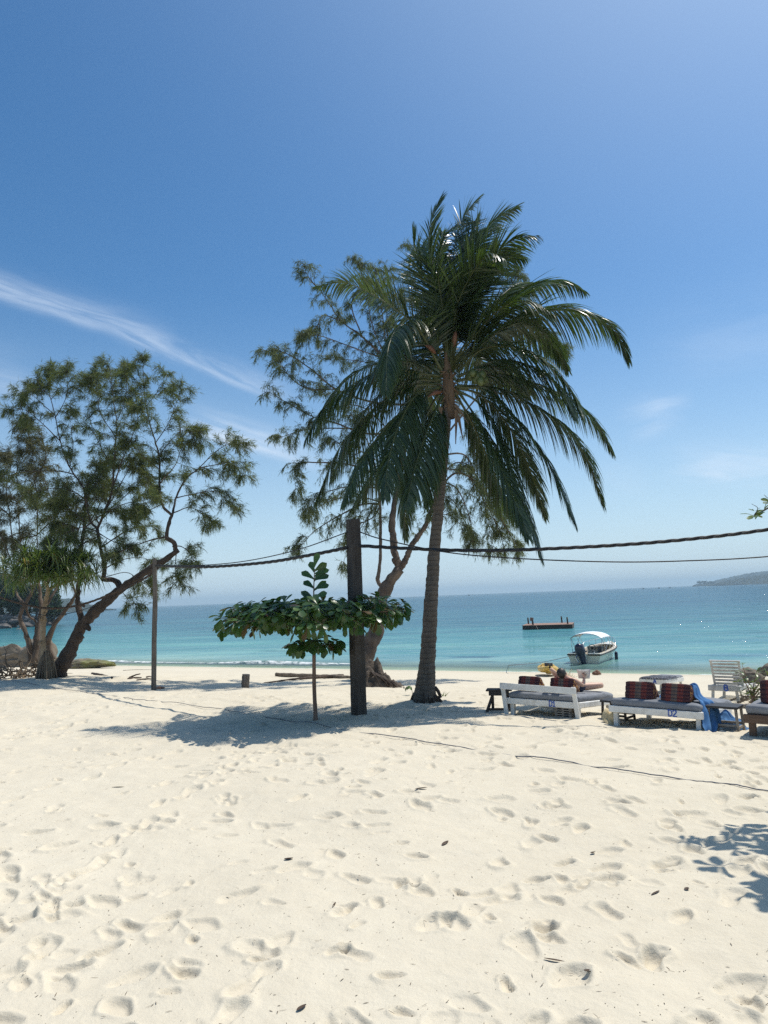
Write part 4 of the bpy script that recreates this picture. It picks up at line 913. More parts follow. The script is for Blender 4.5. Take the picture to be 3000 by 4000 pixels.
# dark mattress with pale dots
m_dots, nt, out = new_mat('dotted_cloth')
tc = N(nt, 'ShaderNodeTexCoord'); vo = N(nt, 'ShaderNodeTexVoronoi'); vo.inputs['Scale'].default_value = 26; vo.inputs['Randomness'].default_value = .3; LK(nt, tc.outputs['Object'], vo.inputs['Vector'])
b = N(nt, 'ShaderNodeBsdfPrincipled'); LK(nt, ramp(nt, vo.outputs['Distance'], [(.22, (.45, .46, .50)), (.3, (.018, .021, .035))]), b.inputs['Base Color']); b.inputs['Roughness'].default_value = .85; LK(nt, b.outputs[0], out.inputs[0])

GLYPH = {'D': [[(0, 0), (0, 1)], [(-.12, 1), (.25, 1), (.52, .82), (.58, .5), (.52, .18), (.25, 0), (-.05, 0)]],
         '0': [[(.1, .05), (.0, .5), (.06, 1), (.45, 1), (.52, .5), (.45, 0), (.1, .05)]],
         '1': [[(-.05, .72), (.25, 1), (.25, 0)], [(-.05, 0), (.55, 0)]],
         '2': [[(0, .78), (.1, .97), (.35, 1), (.55, .85), (.5, .6), (.0, .02), (.65, .02)]],
         'A': [[(0, 0), (.3, 1), (.62, 0)], [(.1, .36), (.5, .36)]],
         'B': [[(0, 0), (0, 1), (.42, 1), (.55, .8), (.42, .55), (0, .55)], [(.42, .55), (.6, .3), (.45, 0), (0, 0)]]}
def lettering(word, parent, x, z, y, h, w, gap=.8):
    """hand-painted brush strokes, a thin raised coat of paint on the front of a board (board faces -y)"""
    mb = MB(); i = 0
    for ch in word:
        for st in GLYPH[ch]:
            q = spline([(x + i * gap * h + a * h, c * h + z) for a, c in st], 24) if len(st) > 3 else spline(st and [(x + i * gap * h + a * h, c * h + z) for a, c in st], 12) if len(st) == 2 else np.concatenate([spline([(x + i * gap * h + st[k][0] * h, st[k][1] * h + z) for k in (j, j + 1)], 8) for j in range(len(st) - 1)])
            t = nrm(np.gradient(q, axis=0)); nn = np.stack([-t[:, 1], t[:, 0]], 1); ww = w * (1 + .12 * np.sin(np.arange(len(q)) * .8))[:, None] / 2
            L_, R_2 = q + nn * ww, q - nn * ww
            g = np.stack([np.column_stack([L_[:, 0], np.full(len(q), y), L_[:, 1]]), np.column_stack([L_[:, 0], np.full(len(q), y - .003), L_[:, 1]]), np.column_stack([R_2[:, 0], np.full(len(q), y - .003), R_2[:, 1]]), np.column_stack([R_2[:, 0], np.full(len(q), y), R_2[:, 1]])], 1)
            mb.grid(g)
        i += 1
    return mb.build('painted_letters', m_blue, parent, smooth=False)

def soft_slab(mb, x0, x1, y0, y1, z0, z1, rumple=.0, wav=0.0, seed=0, n=(34, 44), droop=None, m=0):
    """a stuffed mattress: rounded edges, rumpled top"""
    u = np.linspace(-1, 1, n[0]); v = np.linspace(-1, 1, n[1]); U, V_ = np.meshgrid(u, v, indexing='ij')
    X = x0 + (x1 - x0) * (U + 1) / 2; Y = y0 + (y1 - y0) * (V_ + 1) / 2
    e = np.maximum(np.abs(U) ** 14, np.abs(V_) ** 18)
    Zt = z1 - e * .035 + rumple * vnoise(X * 3 + seed, Y * 3, seed) + rumple * .6 * vnoise(X * 8 + seed, Y * 8, seed + 1)
    if wav: Zt = Zt + wav * np.clip((V_ + .1) * 1.2, 0, 1) * (np.abs(vnoise(X * 1.2 + Y * 3.4 + seed, Y * 5, seed + 3)) * 2 - .4)
    top = np.stack([X, Y, Zt], -1)
    per = [(i, 0) for i in range(n[0])] + [(n[0] - 1, j) for j in range(1, n[1])] + [(i, n[1] - 1) for i in range(n[0] - 2, -1, -1)] + [(0, j) for j in range(n[1] - 2, 0, -1)]
    ring = np.array([top[i, j] for i, j in per]); cx, cy = (x0 + x1) / 2, (y0 + y1) / 2
    rows = [ring]
    for f, b_ in ((.12, .012), (.35, .02), (.65, .02), (.9, .012), (1.0, -.01)):
        r = ring.copy(); r[:, 2] = ring[:, 2] * (1 - f) + z0 * f
        d = nrm(np.stack([np.where(np.abs(ring[:, 0] - cx) > (x1 - x0) / 2 - .001, np.sign(ring[:, 0] - cx), 0), np.where(np.abs(ring[:, 1] - cy) > (y1 - y0) / 2 - .001, np.sign(ring[:, 1] - cy), 0), np.zeros(len(ring))], 1) + 1e-9)
        r[:, :2] += d[:, :2] * b_ + (d[:, :2] * (rumple * .8 * vnoise(ring[:, 0] * 6 + ring[:, 1] * 6, ring[:, 2] + f * 2, seed + 5))[:, None])
        rows.append(r)
    mb.grid(top, m); mb.grid(np.array(rows)[:, ::-1], m, closeu=True)
    return mb

def thai_pillow(label, loc, rz, w=.50, d=.36, h=.30, tilt=0.0):
    root = thing('triangle_pillow', label, 'pillow', loc, rz, tilt)
    prof = []
    A, B_, C_ = np.array([-d * .42, 0]), np.array([-d * .10, h]), np.array([d * .58, 0])
    def side(p, q, nb, bul):
        out_ = []
        for i in range(nb * 6):
            t = i / (nb * 6); nn = np.array([-(q - p)[1], (q - p)[0]]) / np.linalg.norm(q - p)
            out_.append(p + (q - p) * t + nn * bul * abs(math.sin(t * nb * PI)) ** .6)
        return out_
    prof = side(A, B_, 5, .017) + side(B_, C_, 6, .015) + side(C_, A, 3, .004)
    prof = np.array(prof); us = np.linspace(-w / 2, w / 2, 15)
    P = []
    for u in us:
        e = 1 - .10 * abs(u / (w / 2)) ** 8; c = prof.mean(0); q = c + (prof - c) * e
        P.append(np.column_stack([np.full(len(q), u) + .004 * np.sin(q[:, 1] * 60), q[:, 0], q[:, 1] - prof[:, 1].min()]))
    mb = MB(); mb.grid(np.array(P), closeu=True); mb.build('cover', m_pil, root, smooth=True)
    for sgn in (-1, 1):
        mb = MB(); q = P[0 if sgn < 0 else -1]; c = q.mean(0); R = [q, c + (q - c) * .6 + [sgn * .012, 0, 0], c + (q - c) * .05 + [sgn * .014, 0, 0]]
        mb.grid(np.array(R), closeu=True); mb.build('end_panel', m_pilend, root)
    return root

def daybed(name, label, loc, rz, tilt, w, l, paint, back=False, word=None, rail=(.205, .325), mat_top=.472, wx=.18, seed=0, mattm=None, legw=.085, group=None):
    root = thing(name, label, 'daybed', loc, rz, tilt, group)
    z0, z1 = rail
    mb = MB(); mb.box((0, 0, (z0 + z1) / 2), (w, .05, z1 - z0), None, 0, .008); mb.build('head_rail', paint, root, smooth=False)
    mb = MB(); mb.box((0, l, (z0 + z1) / 2), (w - .10, .05, z1 - z0), None, 0, .008); mb.build('foot_rail', paint, root, smooth=False)
    for s in (-1, 1):
        mb = MB(); mb.box((s * (w / 2 - .07), l / 2, (z0 + z1) / 2 + .004), (.07, l - .055, z1 - z0), None, 0, .02); mb.build('side_rail', paint, root, smooth=False)
    mb = MB()
    for k in range(9): mb.box((0, .12 + k * (l - .2) / 8, z1 - .03), (w - .21, .09, .022), None, 0, .003)
    mb.build('slats', paint, root, smooth=False)
    for s in (-1, 1):
        for y in (.075, l - .08):
            mb = MB(); mb.box((s * (w / 2 - .105), y, z0 / 2 - .05), (legw, legw * .95, z0 + .10), None, 0, .006); mb.build('leg', paint, root, smooth=False)
    if back:
        for s in (-1, 1):
            mb = MB(); mb.bar((s * (w / 2 - .035), -.060, -.04), (s * (w / 2 - .035) - .05, -.15, .62), .045, .085, 0, (1, 0, 0)); mb.build('back_post', paint, root, smooth=False)
        mb = MB(); mb.bar((-w / 2 - .05, -.185, .57), (w / 2 - .01, -.185, .545), .03, .125, 0); mb.build('back_rail', paint, root, smooth=False)
    mb = MB(); soft_slab(mb, -w / 2 + .05, w / 2 - .07, .03, l + .04, z1 + .004, mat_top, .016, .030, seed); mb.build('mattress', mattm or m_matt, root)
    if word: lettering(word, root, wx, z0 + .015, -.027 if not back else -.027, (z1 - z0) * .84, .021, .78)
    return root
def loc_of(root, p):
    """local point of a bed -> world"""
    bpy.context.view_layer.update(); return np.array(root.matrix_world @ Vector(p))

BR = math.radians(-37.5)
def ground_mid(a, b): return (G(*a) + G(*b)) / 2
# ---- D1
o1 = ground_mid((1997, 2792), (2253, 2809)); uv = G(2253, 2809) - G(1997, 2792); r1 = math.atan2(uv[1], uv[0]); w1_ = np.linalg.norm(uv[:2]) + .2
bed1 = daybed('daybed', 'white daybed marked D1 with low back rail, grey mattress and a person lying on it', o1, r1, -.085, w1_, 1.62, m_white, True, 'D1', wx=.16, seed=3, group='white double daybeds')
P = lambda r, x, y, z: loc_of(r, (x, y, z))
thai_pillow('striped red triangle pillow on the left half of the D1 daybed', P(bed1, -.40, .28, .474), r1 - .03)
thai_pillow('striped red triangle pillow behind the reclining person on the D1 daybed', P(bed1, .34, .27, .474), r1 + .02)
# ---- D2
o2 = ground_mid((2412, 2829), (2718, 2855)); uv = G(2718, 2855) - G(2412, 2829); r2 = math.radians(-43); w2_ = np.linalg.norm(uv[:2]) + .20
bed2 = daybed('daybed', 'white daybed marked D2 with flat head board, grey mattress, pillows and blue towel', o2, r2, -.075, w2_, 1.60, m_white, False, 'D2', wx=.27, seed=9, group='white double daybeds')
thai_pillow('striped red triangle pillow on the left half of the D2 daybed', P(bed2, -.33, .26, .474), r2 + .06, .52)
thai_pillow('striped red triangle pillow by the blue towel on the D2 daybed', P(bed2, .35, .24, .474), r2 - .02, .52)
# ---- brown bed at the right edge
o3 = G(2936, 2880) + np.array([math.cos(BR), math.sin(BR), 0]) * .66
bed3 = daybed('daybed', 'dark brown wooden daybed with grey mattress, cut off by the right edge', o3, BR, -.02, 1.5, 1.7, m_brown, rail=(.22, .36), mat_top=.52, seed=14, legw=.10)
thai_pillow('striped red triangle pillow on the brown daybed at the right edge', P(bed3, -.26, .36, .522), BR, .52, h=.36)

# ---- towel over the D2 bed: one long cloth from the pillow down the side to the sand
def cloth(pts, widths, dirs, folds, n=60, m=22, thick=.012, seed=0):
    c = spline(pts, n); w = np.interp(np.linspace(0, 1, n), np.linspace(0, 1, len(widths)), widths); d = nrm(spline(dirs, n))
    t = nrm(np.gradient(c, axis=0)); nn = nrm(np.cross(t, d)); u = np.linspace(-1, 1, m)
    X = c[:, None] + d[:, None] * (u[None, :, None] * w[:, None, None] / 2)
    A, _b = np.meshgrid(np.linspace(0, 1, n), u, indexing='ij')
    h = folds * (np.sin(_b * 7.5 + 2 * np.sin(A * 5) + seed) * .6 + vnoise(_b * 4 + seed, A * 9, seed) * 1.1)
    X = X + nn[:, None] * h[..., None]
    mb = MB(); mb.grid(X); mb.grid((X - nn[:, None] * thick)[:, ::-1])
    return mb
b2 = lambda x, y, z: P(bed2, x, y, z)
hw = w2_ / 2
mb = cloth([b2(.46, .50, .70), b2(.58, .42, .73), b2(.66, .36, .56), b2(hw - .05, .33, .475), b2(hw + .03, .26, .33), b2(hw + .10, .12, .12), b2(hw + .11, .02, .0)],
           [.12, .22, .30, .36, .42, .46, .34], [(.5, .8, .1), (.6, .75, 0), (.7, .6, -.1), (.8, .55, 0), (.85, .5, 0), (.85, .45, .05), (.85, .45, .1)], .04)
tag(mb.build('towel', m_towel, None, b2(hw, .3, .3)), 'blue towel hanging from the pillow down the right side of D2', 'towel')
mb = MB(); n = 40; U, V_ = np.meshgrid(np.linspace(-1, 1, n), np.linspace(-1, 1, n), indexing='ij'); R_ = np.sqrt(U ** 2 + V_ ** 2)
q = G(2790, 2842); e1 = np.array([math.cos(r2), math.sin(r2), 0]); e2 = np.array([-e1[1], e1[0], 0])
H_ = np.clip(1 - R_ ** 2, 0, 1) ** .8 * (.20 + .10 * V_) * (1 + 1.0 * vnoise(U * 3 + 4, V_ * 3, 41)) + .035 * vnoise(U * 8, V_ * 8, 42) * (R_ < 1) - .03 * (R_ >= 1)
Q = (q + e2 * .18 + e1 * .14)[None, None] + e1 * (U[..., None] * .34) + e2 * (V_[..., None] * .26) + np.array([0, 0, 1]) * H_[..., None]
mb.grid(Q); tag(mb.build('towel', m_towel, None, q), 'crumpled blue towel heaped on the sand behind the black side table', 'towel')
mb = MB(); U, V_ = np.meshgrid(np.linspace(-1, 1, 30), np.linspace(-1, 1, 24), indexing='ij')
H_ = .012 + np.clip(1 - U ** 4, 0, 1) * np.clip(1 - V_ ** 4, 0, 1) * (.05 + .06 * vnoise(U * 3 + 9, V_ * 3, 51) + .05 * np.sin(V_ * 6 + U * 2) ** 2)
Q = np.array([[b2(.10 + u * .23, .60 + v * .15, .475 + h) for v, h in zip(V_[i], H_[i])] for i, u in enumerate(np.linspace(-1, 1, 30))])
mb.grid(Q); tag(mb.build('towel', m_towel, None, b2(.1, .62, .48)), 'blue towel bunched on the mattress between the D2 pillows', 'towel')

# ---- side tables
def side_table(label, loc, rz, w=.46, d=.40, h=.50, legm=None, shelf=True):
    root = thing('side_table', label, 'table', loc, rz, 0, 'black topped side tables')
    mb = MB()
    for k in range(3): mb.box((0, -d / 3 + k * d / 3, h - .02), (w, d / 3 - .004, .04), None, 0, .004)
    mb.build('table_top', m_black, root, smooth=False)
    for sx_ in (-1, 1):
        for sy in (-1, 1):
            mb = MB(); mb.bar((sx_ * (w / 2 - .03) * 1.04, sy * (d / 2 - .03) * 1.04, -.05), (sx_ * (w / 2 - .04), sy * (d / 2 - .04), h - .04), .042, .042, 0, (1, 0, 0)); mb.build('leg', legm or m_legw, root, smooth=False)
    mb = MB()
    for sy in (-1, 1): mb.box((0, sy * (d / 2 - .03), .09), (w - .10, .03, .04), None, 0, .003)
    for sx_ in (-1, 1): mb.box((sx_ * (w / 2 - .03), 0, .05), (.03, d - .10, .04), None, 0, .003)
    mb.build('stretcher', legm or m_legw, root, smooth=False)
    return root
ta = G(2867, 2862); tb_ = G(2895, 2854)
side_table('black topped side table with weathered legs right of D2', (ta + G(2789, 2848)) / 2 + np.array([.12, .16, 0]), r2 + .05, .52, .40, .405)
side_table('black topped side table standing between D1 and D2', (G(2354, 2809) + G(2483, 2822)) / 2 + np.array([.06, .20, 0]), r2, .52, .44, .37, m_dkwood)
mb = MB(); q = (ta + G(2789, 2848)) / 2 + np.array([.02, .02, .0])
for k in range(3): mb.bar(q + e1 * -.26 + e2 * (.06 * k - .05) + [0, 0, .02 + .028 * k], q + e1 * .22 + e2 * (.05 * k - .06) + [0, 0, .03 + .025 * k], .05, .024)
tag(mb.build('loose_plank', m_slat, None, q, smooth=False), 'grey planks lying stacked on the sand under the table right of D2', 'planks')
# dark trestle stool left of D1
sq = G(1955, 2778); root = thing('trestle_stool', 'dark rough trestle table with crossed legs left of D1', 'trestle', sq, -.25)
mb = MB(); mb.box((0, 0, .46), (.56, .30, .035), None, 0, .005); mb.box((0.0, -.13, .395), (.44, .03, .09), None, 0, .005); mb.build('table_top', m_dkwood, root, smooth=False)
for s in (-1, 1):
    for a, b_ in (((s * .30, -.16, -.05), (s * .12, .12, .44)), ((s * .30 * .6, .18, -.05), (s * .14, -.12, .44))):
        mb = MB(); mb.bar(a, b_, .045, .06, 0, (1, 0, 0)); mb.build('leg', m_dkwood, root, smooth=False)
mb = MB(); mb.box((0, -.12, .06), (.50, .04, .05), None, 0, .005); mb.build('stretcher', m_dkwood, root, smooth=False)
mb = MB(); c = np.array(sq) + [.10, 0, .478]; mb.lathe([(.001, 0), (.07, 0), (.09, .02), (.08, .05), (.06, .055), (.055, .03), (.001, .02)], 14, c); tag(mb.build('ashtray', m_dkwood, None, c), 'dark round ashtray on the trestle left of D1', 'ashtray')

# ---- single loungers A and B near the water
def lounger(word, label, loc, rz, tilt, h=.36, up=False, dotted=False):
    root = thing('sun_lounger', label, 'sun lounger', loc, rz, tilt, 'single white loungers')
    w, l = .70, 1.85
    mb = MB(); mb.box((0, 0, h - .05), (w, .045, .13), None, 0, .015); mb.build('head_rail', m_greyw if up else m_white, root, smooth=False)
    for s in (-1, 1):
        mb = MB(); mb.box((s * (w / 2 - .04), l / 2, h - .048), (.05, l, .12), None, 0, .015); mb.build('side_rail', m_greyw if up else m_white, root, smooth=False)
        for y in (.06, l * .62) if up else (.06, l - .1):
            mb = MB(); mb.bar((s * (w / 2 - .06), y + .02, -.06), (s * (w / 2 - .09), y + .01, h - .11), .06, .06, 0, (1, 0, 0)); mb.build('leg', m_greyw if up else m_white, root, smooth=False)
    mb = MB()
    for k in range(9 if up else 13): mb.box((0, (.75 if up else .12) + k * .13, h - .02), (w - .14, .09, .02), None, 0, .003)
    mb.build('slats', m_greyw if up else m_white, root, smooth=False)
    if up:
        a = math.radians(24); R = rot_x(a); bs = thing('backrest', None, None, (0, 0, 0)); del bs
        bpy.data.objects.remove(bpy.data.objects['backrest'])
        o = np.array([.02, .42, h - .01]); mb = MB()
        for s in (-1, 1): mb.box(o + R @ np.array([s * .31, 0, .31]), (.05, .035, .64), R, 0, .006)
        mb.box(o + R @ np.array([0, 0, .645]), (.69, .05, .035), R, 0, .006)
        for k in range(7): mb.box(o + R @ np.array([0, -.004, .06 + k * .085]), (.59, .022, .055), R, 0, .004)
        mb.build('backrest', m_greyw, root, smooth=False)
        mb = MB(); mb.bar((.27, .62, .0), (.22, .30, h + .2), .035, .04, 0, (1, 0, 0)); mb.build('prop', m_greyw, root, smooth=False)
    if dotted:
        mb = MB(); soft_slab(mb, -w / 2 + .03, w / 2 - .02, -.02, 1.15, h + .018, h + .075, .01, 0, 5); mb.build('mattress', m_dots, root)
        mb = MB(); soft_slab(mb, -w / 2 + .05, w / 2 - .04, 1.10, l, h + .018, h + .065, .02, 0, 6); mb.build('mattress', m_matt, root)
    lettering(word, root, .02, h - .10, -.0255, .12, .026 if word == 'A' else .034)
    return root
lounger('A', 'low white lounger marked A with dark dotted mattress behind D2', G(2592, 2718) + np.array([-.22, .1, 0]), -.62, -.07, .40, False, True)
lounger('B', 'weathered white lounger marked B with its slatted backrest raised', G(2882, 2751) + np.array([-.22, .17, 0]), -.66, -.07, .40, True)

# ---- stuff under and around the beds
sr = P(bed1, .42, .22, 0); sr[2] = float(terrain(sr[0], sr[1])); root = thing('slatted_crate', 'grey slatted wooden crate under the D1 daybed', 'crate', sr, r1)
mb = MB()
for k in range(5):
    for j in range(3): mb.box((0, -.14 + j * .14, .022 + k * .044), (.36, .10, .018), None, 0, .003)
mb.build('slats', m_slat, root, smooth=False)
for x in (-.15, 0, .15):
    mb = MB()
    for k in range(4): mb.box((x, 0, .044 + k * .044), (.05, .36, .02), None, 0, .003)
    mb.build('block', m_slat, root, smooth=False)
m_float, nt, out = new_mat('swim_ring_vinyl')
tc = N(nt, 'ShaderNodeTexCoord'); vo = N(nt, 'ShaderNodeTexVoronoi'); vo.inputs['Scale'].default_value = 11; LK(nt, tc.outputs['Object'], vo.inputs['Vector'])
b = N(nt, 'ShaderNodeBsdfPrincipled'); LK(nt, mixc(nt, ramp(nt, vo.outputs['Distance'], [(.18, (1, 1, 1)), (.26, (0, 0, 0))]), (.82, .82, .80), vo.outputs['Color']), b.inputs['Base Color']); b.inputs['Roughness'].default_value = .25; LK(nt, b.outputs[0], out.inputs[0])
fq = P(bed1, -.22, .95, 0); fq[2] = float(terrain(fq[0], fq[1])) + .085
root = thing('swim_ring', 'white inflatable swim ring with coloured spots under the D1 daybed', 'swim ring', fq, .4)
mb = MB(); a = np.linspace(0, 2 * PI, 33)[:-1]; g = np.array([[((.24 + .085 * math.cos(p)) * math.cos(t), (.24 + .085 * math.cos(p)) * math.sin(t), .085 * math.sin(p)) for p in np.linspace(0, 2 * PI, 13)[:-1]] for t in np.linspace(0, 2 * PI, 33)]); mb.grid(g, closeu=True); mb.build('ring', m_float, root)
mb = MB(); mb.lathe([(.001, -.05), (.05, -.05), (.055, .06), (.03, .12), (.001, .12)], 10, (.0, -.30, .02)); mb.build('handle', m_spathe, root)
hq = G(2392, 2824); root = thing('straw_hat', 'floppy straw hat propped on the sand against the left leg of D2', 'hat', hq + [0, 0, .10], .6); root.rotation_euler = (math.radians(62), .2, .5)
mb = MB(); mb.grid(np.array([[(r * math.cos(t), r * math.sin(t), z + .03 * math.sin(t * 3 + r * 6) * (r > .1)) for t in np.linspace(0, 2 * PI, 29)[:-1]] for r, z in ((.20, -.03), (.17, 0), (.11, .005), (.10, .02), (.095, .07), (.08, .11), (.04, .125), (.002, .125))]), closeu=True); mb.build('hat', m_straw, root)
del root

# ---- the sunbather on D1
def skin_body(name, joints, bones, mats, parent, rootj, level=2):
    me = bpy.data.meshes.new(name); idx = {k: i for i, k in enumerate(joints)}
    me.from_pydata([tuple(v[0]) for v in joints.values()], [(idx[a], idx[b_]) for a, b_ in bones], [])
    o = bpy.data.objects.new(name, me); COL.objects.link(o)
    md = o.modifiers.new('skin', 'SKIN'); md.use_smooth_shade = True; md.branch_smoothing = .6
    for i, v in enumerate(joints.values()):
        r = v[1]; r = r if isinstance(r, (tuple, list)) else (r, r); me.skin_vertices[0].data[i].radius = r
    me.skin_vertices[0].data[idx[rootj]].use_root = True
    sb_ = o.modifiers.new('sub', 'SUBSURF'); sb_.levels = level; sb_.render_levels = level
    dg = bpy.context.evaluated_depsgraph_get(); m2 = bpy.data.meshes.new_from_object(o.evaluated_get(dg)); m2.name = name
    o.modifiers.clear(); o.data = m2; m2.materials.clear(); m2.materials.append(mats)
    for p in m2.polygons: p.use_smooth = True
    o.parent = parent; return o
def hand_joints(J, B, key, wrist, d, nrmv, s=1.0):
    """five fingers as short chains from a palm; d: pointing direction, nrmv: palm normal"""
    d = nrm(np.array(d, float)); nv = nrm(np.array(nrmv, float)); sv = np.cross(d, nv)
    J[key + 'palm'] = (wrist + d * .05 * s, (.030 * s, .016 * s)); B.append((key + 'wrist', key + 'palm'))
    for i, (o_, L) in enumerate(((-.026, .060), (-.009, .072), (.009, .068), (.025, .052))):
        k0 = wrist + d * .09 * s + sv * o_ * s; k1 = k0 + (d * .6 + nv * .5) * L * .5 * s; k2 = k1 + (d * .2 + nv * .9) * L * .5 * s
        for n_, p, r in (('a', k0, .0095), ('b', k1, .0085), ('c', k2, .007)): J[f'{key}f{i}{n_}'] = (p, r * s)
        B += [(key + 'palm', f'{key}f{i}a'), (f'{key}f{i}a', f'{key}f{i}b'), (f'{key}f{i}b', f'{key}f{i}c')]
    k0 = wrist + d * .035 * s - sv * .032 * s; k1 = k0 + (d * .6 - sv * .5 + nv * .3) * .035 * s; k2 = k1 + (d * .8 + nv * .3) * .028 * s
    for n_, p, r in (('a', k0, .011), ('b', k1, .0095), ('c', k2, .0075)): J[f'{key}t{n_}'] = (p, r * s)
    B += [(key + 'palm', f'{key}ta'), (f'{key}ta', f'{key}tb'), (f'{key}tb', f'{key}tc')]
v3 = lambda *a: np.array(a, float)
pr = thing('person', 'person in dark swimwear lying on D1, reading a book with one elbow raised', 'person', P(bed1, .33, .86, .472), r1, -.085)
J = {'pelvis': (v3(0, .05, .105), (.155, .10)), 'belly': (v3(0, -.12, .135), (.135, .095)), 'chest': (v3(0, -.32, .20), (.165, .105)), 'collar': (v3(0, -.45, .27), (.12, .07)), 'neck': (v3(0, -.53, .315), (.052, .055)), 'skull': (v3(0, -.60, .365), (.072, .082)), 'crown': (v3(0, -.66, .42), (.066, .076)),
     'lsh': (v3(-.17, -.43, .25), .056), 'lel': (v3(-.27, -.60, .47), .042), 'Lwrist': (v3(-.10, -.70, .40), .028),
     'rsh': (v3(.17, -.43, .25), .056), 'rel': (v3(.29, -.28, .14), .042), 'Rwrist': (v3(.27, -.20, .30), .028),
     'lhip': (v3(-.095, .10, .10), (.092, .09)), 'lkn': (v3(-.20, .44, .12), .060), 'lan': (v3(-.06, .72, .05), .040), 'lft': (v3(-.03, .77, .10), (.038, .026)), 'ltoe': (v3(-.02, .80, .17), (.036, .018)),
     'rhip': (v3(.095, .10, .10), (.092, .09)), 'rkn': (v3(.38, .40, .14), .062), 'ran': (v3(.10, .66, .12), .040), 'rft': (v3(.03, .74, .12), (.038, .028)), 'rtoe': (v3(-.05, .80, .13), (.034, .018)),
     'lth': (v3(-.15, .28, .12), .078), 'rth': (v3(.24, .25, .12), .078), 'lcalf': (v3(-.15, .55, .10), .056), 'rcalf': (v3(.28, .50, .13), .058)}
B = [('pelvis', 'belly'), ('belly', 'chest'), ('chest', 'collar'), ('collar', 'neck'), ('neck', 'skull'), ('skull', 'crown'), ('collar', 'lsh'), ('lsh', 'lel'), ('lel', 'Lwrist'), ('collar', 'rsh'), ('rsh', 'rel'), ('rel', 'Rwrist'),
     ('pelvis', 'lhip'), ('lhip', 'lth'), ('lth', 'lkn'), ('lkn', 'lcalf'), ('lcalf', 'lan'), ('lan', 'lft'), ('lft', 'ltoe'), ('pelvis', 'rhip'), ('rhip', 'rth'), ('rth', 'rkn'), ('rkn', 'rcalf'), ('rcalf', 'ran'), ('ran', 'rft'), ('rft', 'rtoe')]
hand_joints(J, B, 'L', J['Lwrist'][0], (.8, .1, .05), (0, .6, -.4)); hand_joints(J, B, 'R', J['Rwrist'][0], (-.1, -.05, 1), (-.3, 1, 0))
J['nose'] = (v3(0, -.565, .46), .016); J['chin'] = (v3(0, -.515, .39), .030); B += [('skull', 'chin'), ('skull', 'nose')]
skin_body('body', J, B, m_skin, pr, 'pelvis')
def blob(name, c, r, mat, parent, seed=0, R=None, amp=.08):
    mb = MB(); th = np.linspace(0, PI, 13); ph = np.linspace(0, 2 * PI, 21)[:-1]
    D = np.array([[(math.sin(t) * math.cos(p), math.sin(t) * math.sin(p), math.cos(t)) for p in ph] for t in th])
    k = 1 + amp * 2 * vnoise(D[..., 0] * 2 + 5 + seed, D[..., 1] * 2 + D[..., 2] * 2.3, seed)
    X = D * k[..., None] * np.array(r); X = X if R is None else X @ R.T
    mb.grid(X + np.array(c), closeu=True); return mb.build(name, mat, parent)
blob('hair', (0, -.665, .395), (.088, .095, .10), m_hair, pr, 3); blob('swimwear', (0, .055, .105), (.175, .155, .115), m_swim, pr, 5, amp=.03)
for s in (-1, 1): blob('ear', (s * .078, -.60, .385), (.010, .022, .03), m_skin, pr, 7)
for s in (-1, 1): blob('eye', (s * .028, -.575, .44), (.010, .008, .006), m_hair, pr, 8)
blob('mouth', (0, -.53, .425), (.022, .008, .006), m_spathe, pr, 9)
bq = P(bed1, .33 + .24, .86 - .16, .472 + .37); root = thing('book', 'open pale lilac book held up by the person lying on D1', 'book', bq, r1 + .25)
for s in (-1, 1):
    mb = MB(); R = rot_z(s * .5) @ rot_x(.35); mb.box((s * .062, .02, 0), (.135, .008, .20), R, 0, .002); mb.build('cover', m_book, root, smooth=False)
mb = MB(); mb.box((0, -.012, 0), (.22, .02, .185), rot_x(.35), 0, .004); mb.build('pages', m_white, root, smooth=False)
# dry twiggy bush on the sand beyond D1
bq = G(2212, 2668); root = thing('dry_bush', 'dry twiggy bush seen above the book beyond D1', 'dry bush', bq)
mb = MB()
for k in range(90):
    a = random.uniform(0, 2 * PI); e = random.uniform(.1, 1.4); L = random.uniform(.25, .55); d = np.array([math.cos(a) * math.cos(e), math.sin(a) * math.cos(e), math.sin(e)])
    q = [bq + d * L * u + RNG.normal(0, .03, 3) * u for u in np.linspace(0, 1, 5)]; mb.tube(q, np.linspace(.010, .004, 5), 4)
mb.build('twigs', m_straw, root, bq)
# ================================================================== poles, cables
def hull_post(pts, rad, seg, mat, label, name, cat, square=False, ang=0.4, wob=.08):
    root_p = np.array(pts[0]); mb = MB(); c = spline(pts, 40); r = np.interp(np.linspace(0, 1, 40), np.linspace(0, 1, len(rad)), rad)
    if square:
        prof = []
        for k in range(24):
            a = k * 2 * PI / 24; s_ = 1 / max(abs(math.cos(a)), abs(math.sin(a))); prof.append(min(s_, 1.30))
        V = []
        for i in range(40):
            for k in range(24):
                a = k * 2 * PI / 24; rr_ = r[i] * prof[k] * (1 + .05 * vnoise(k * .9, i * .5, 3)); V.append(c[i] + np.array([math.cos(a + ang) * rr_, math.sin(a + ang) * rr_, 0]))
        V = np.array(V).reshape(40, 24, 3); V[-1, :, 2] += .04 * vnoise(np.arange(24) * .5, np.zeros(24), 8); mb.grid(V, closeu=True)
        mb.F.append(tuple(range(39 * 24, 40 * 24))); mb.M.append(0)
    else: mb.tube(c, r, seg, wob=wob)
    return tag(mb.build(name, mat, None, root_p, auto=40), label, cat)
pp = G(1402, 2790); PoY = pp[1]; k_ = 1 / (FPX / PoY)
hull_post([pp - [0, 0, .3], at(1402, 2790, PoY), at(1397, 2600, PoY), at(1389, 2350, PoY), at(1379, 2028, PoY)], [.138, .135, .130, .130, .122], 24, m_pole, 'thick dark square timber pole carrying the black cables', 'utility_pole', 'pole', True, .55)
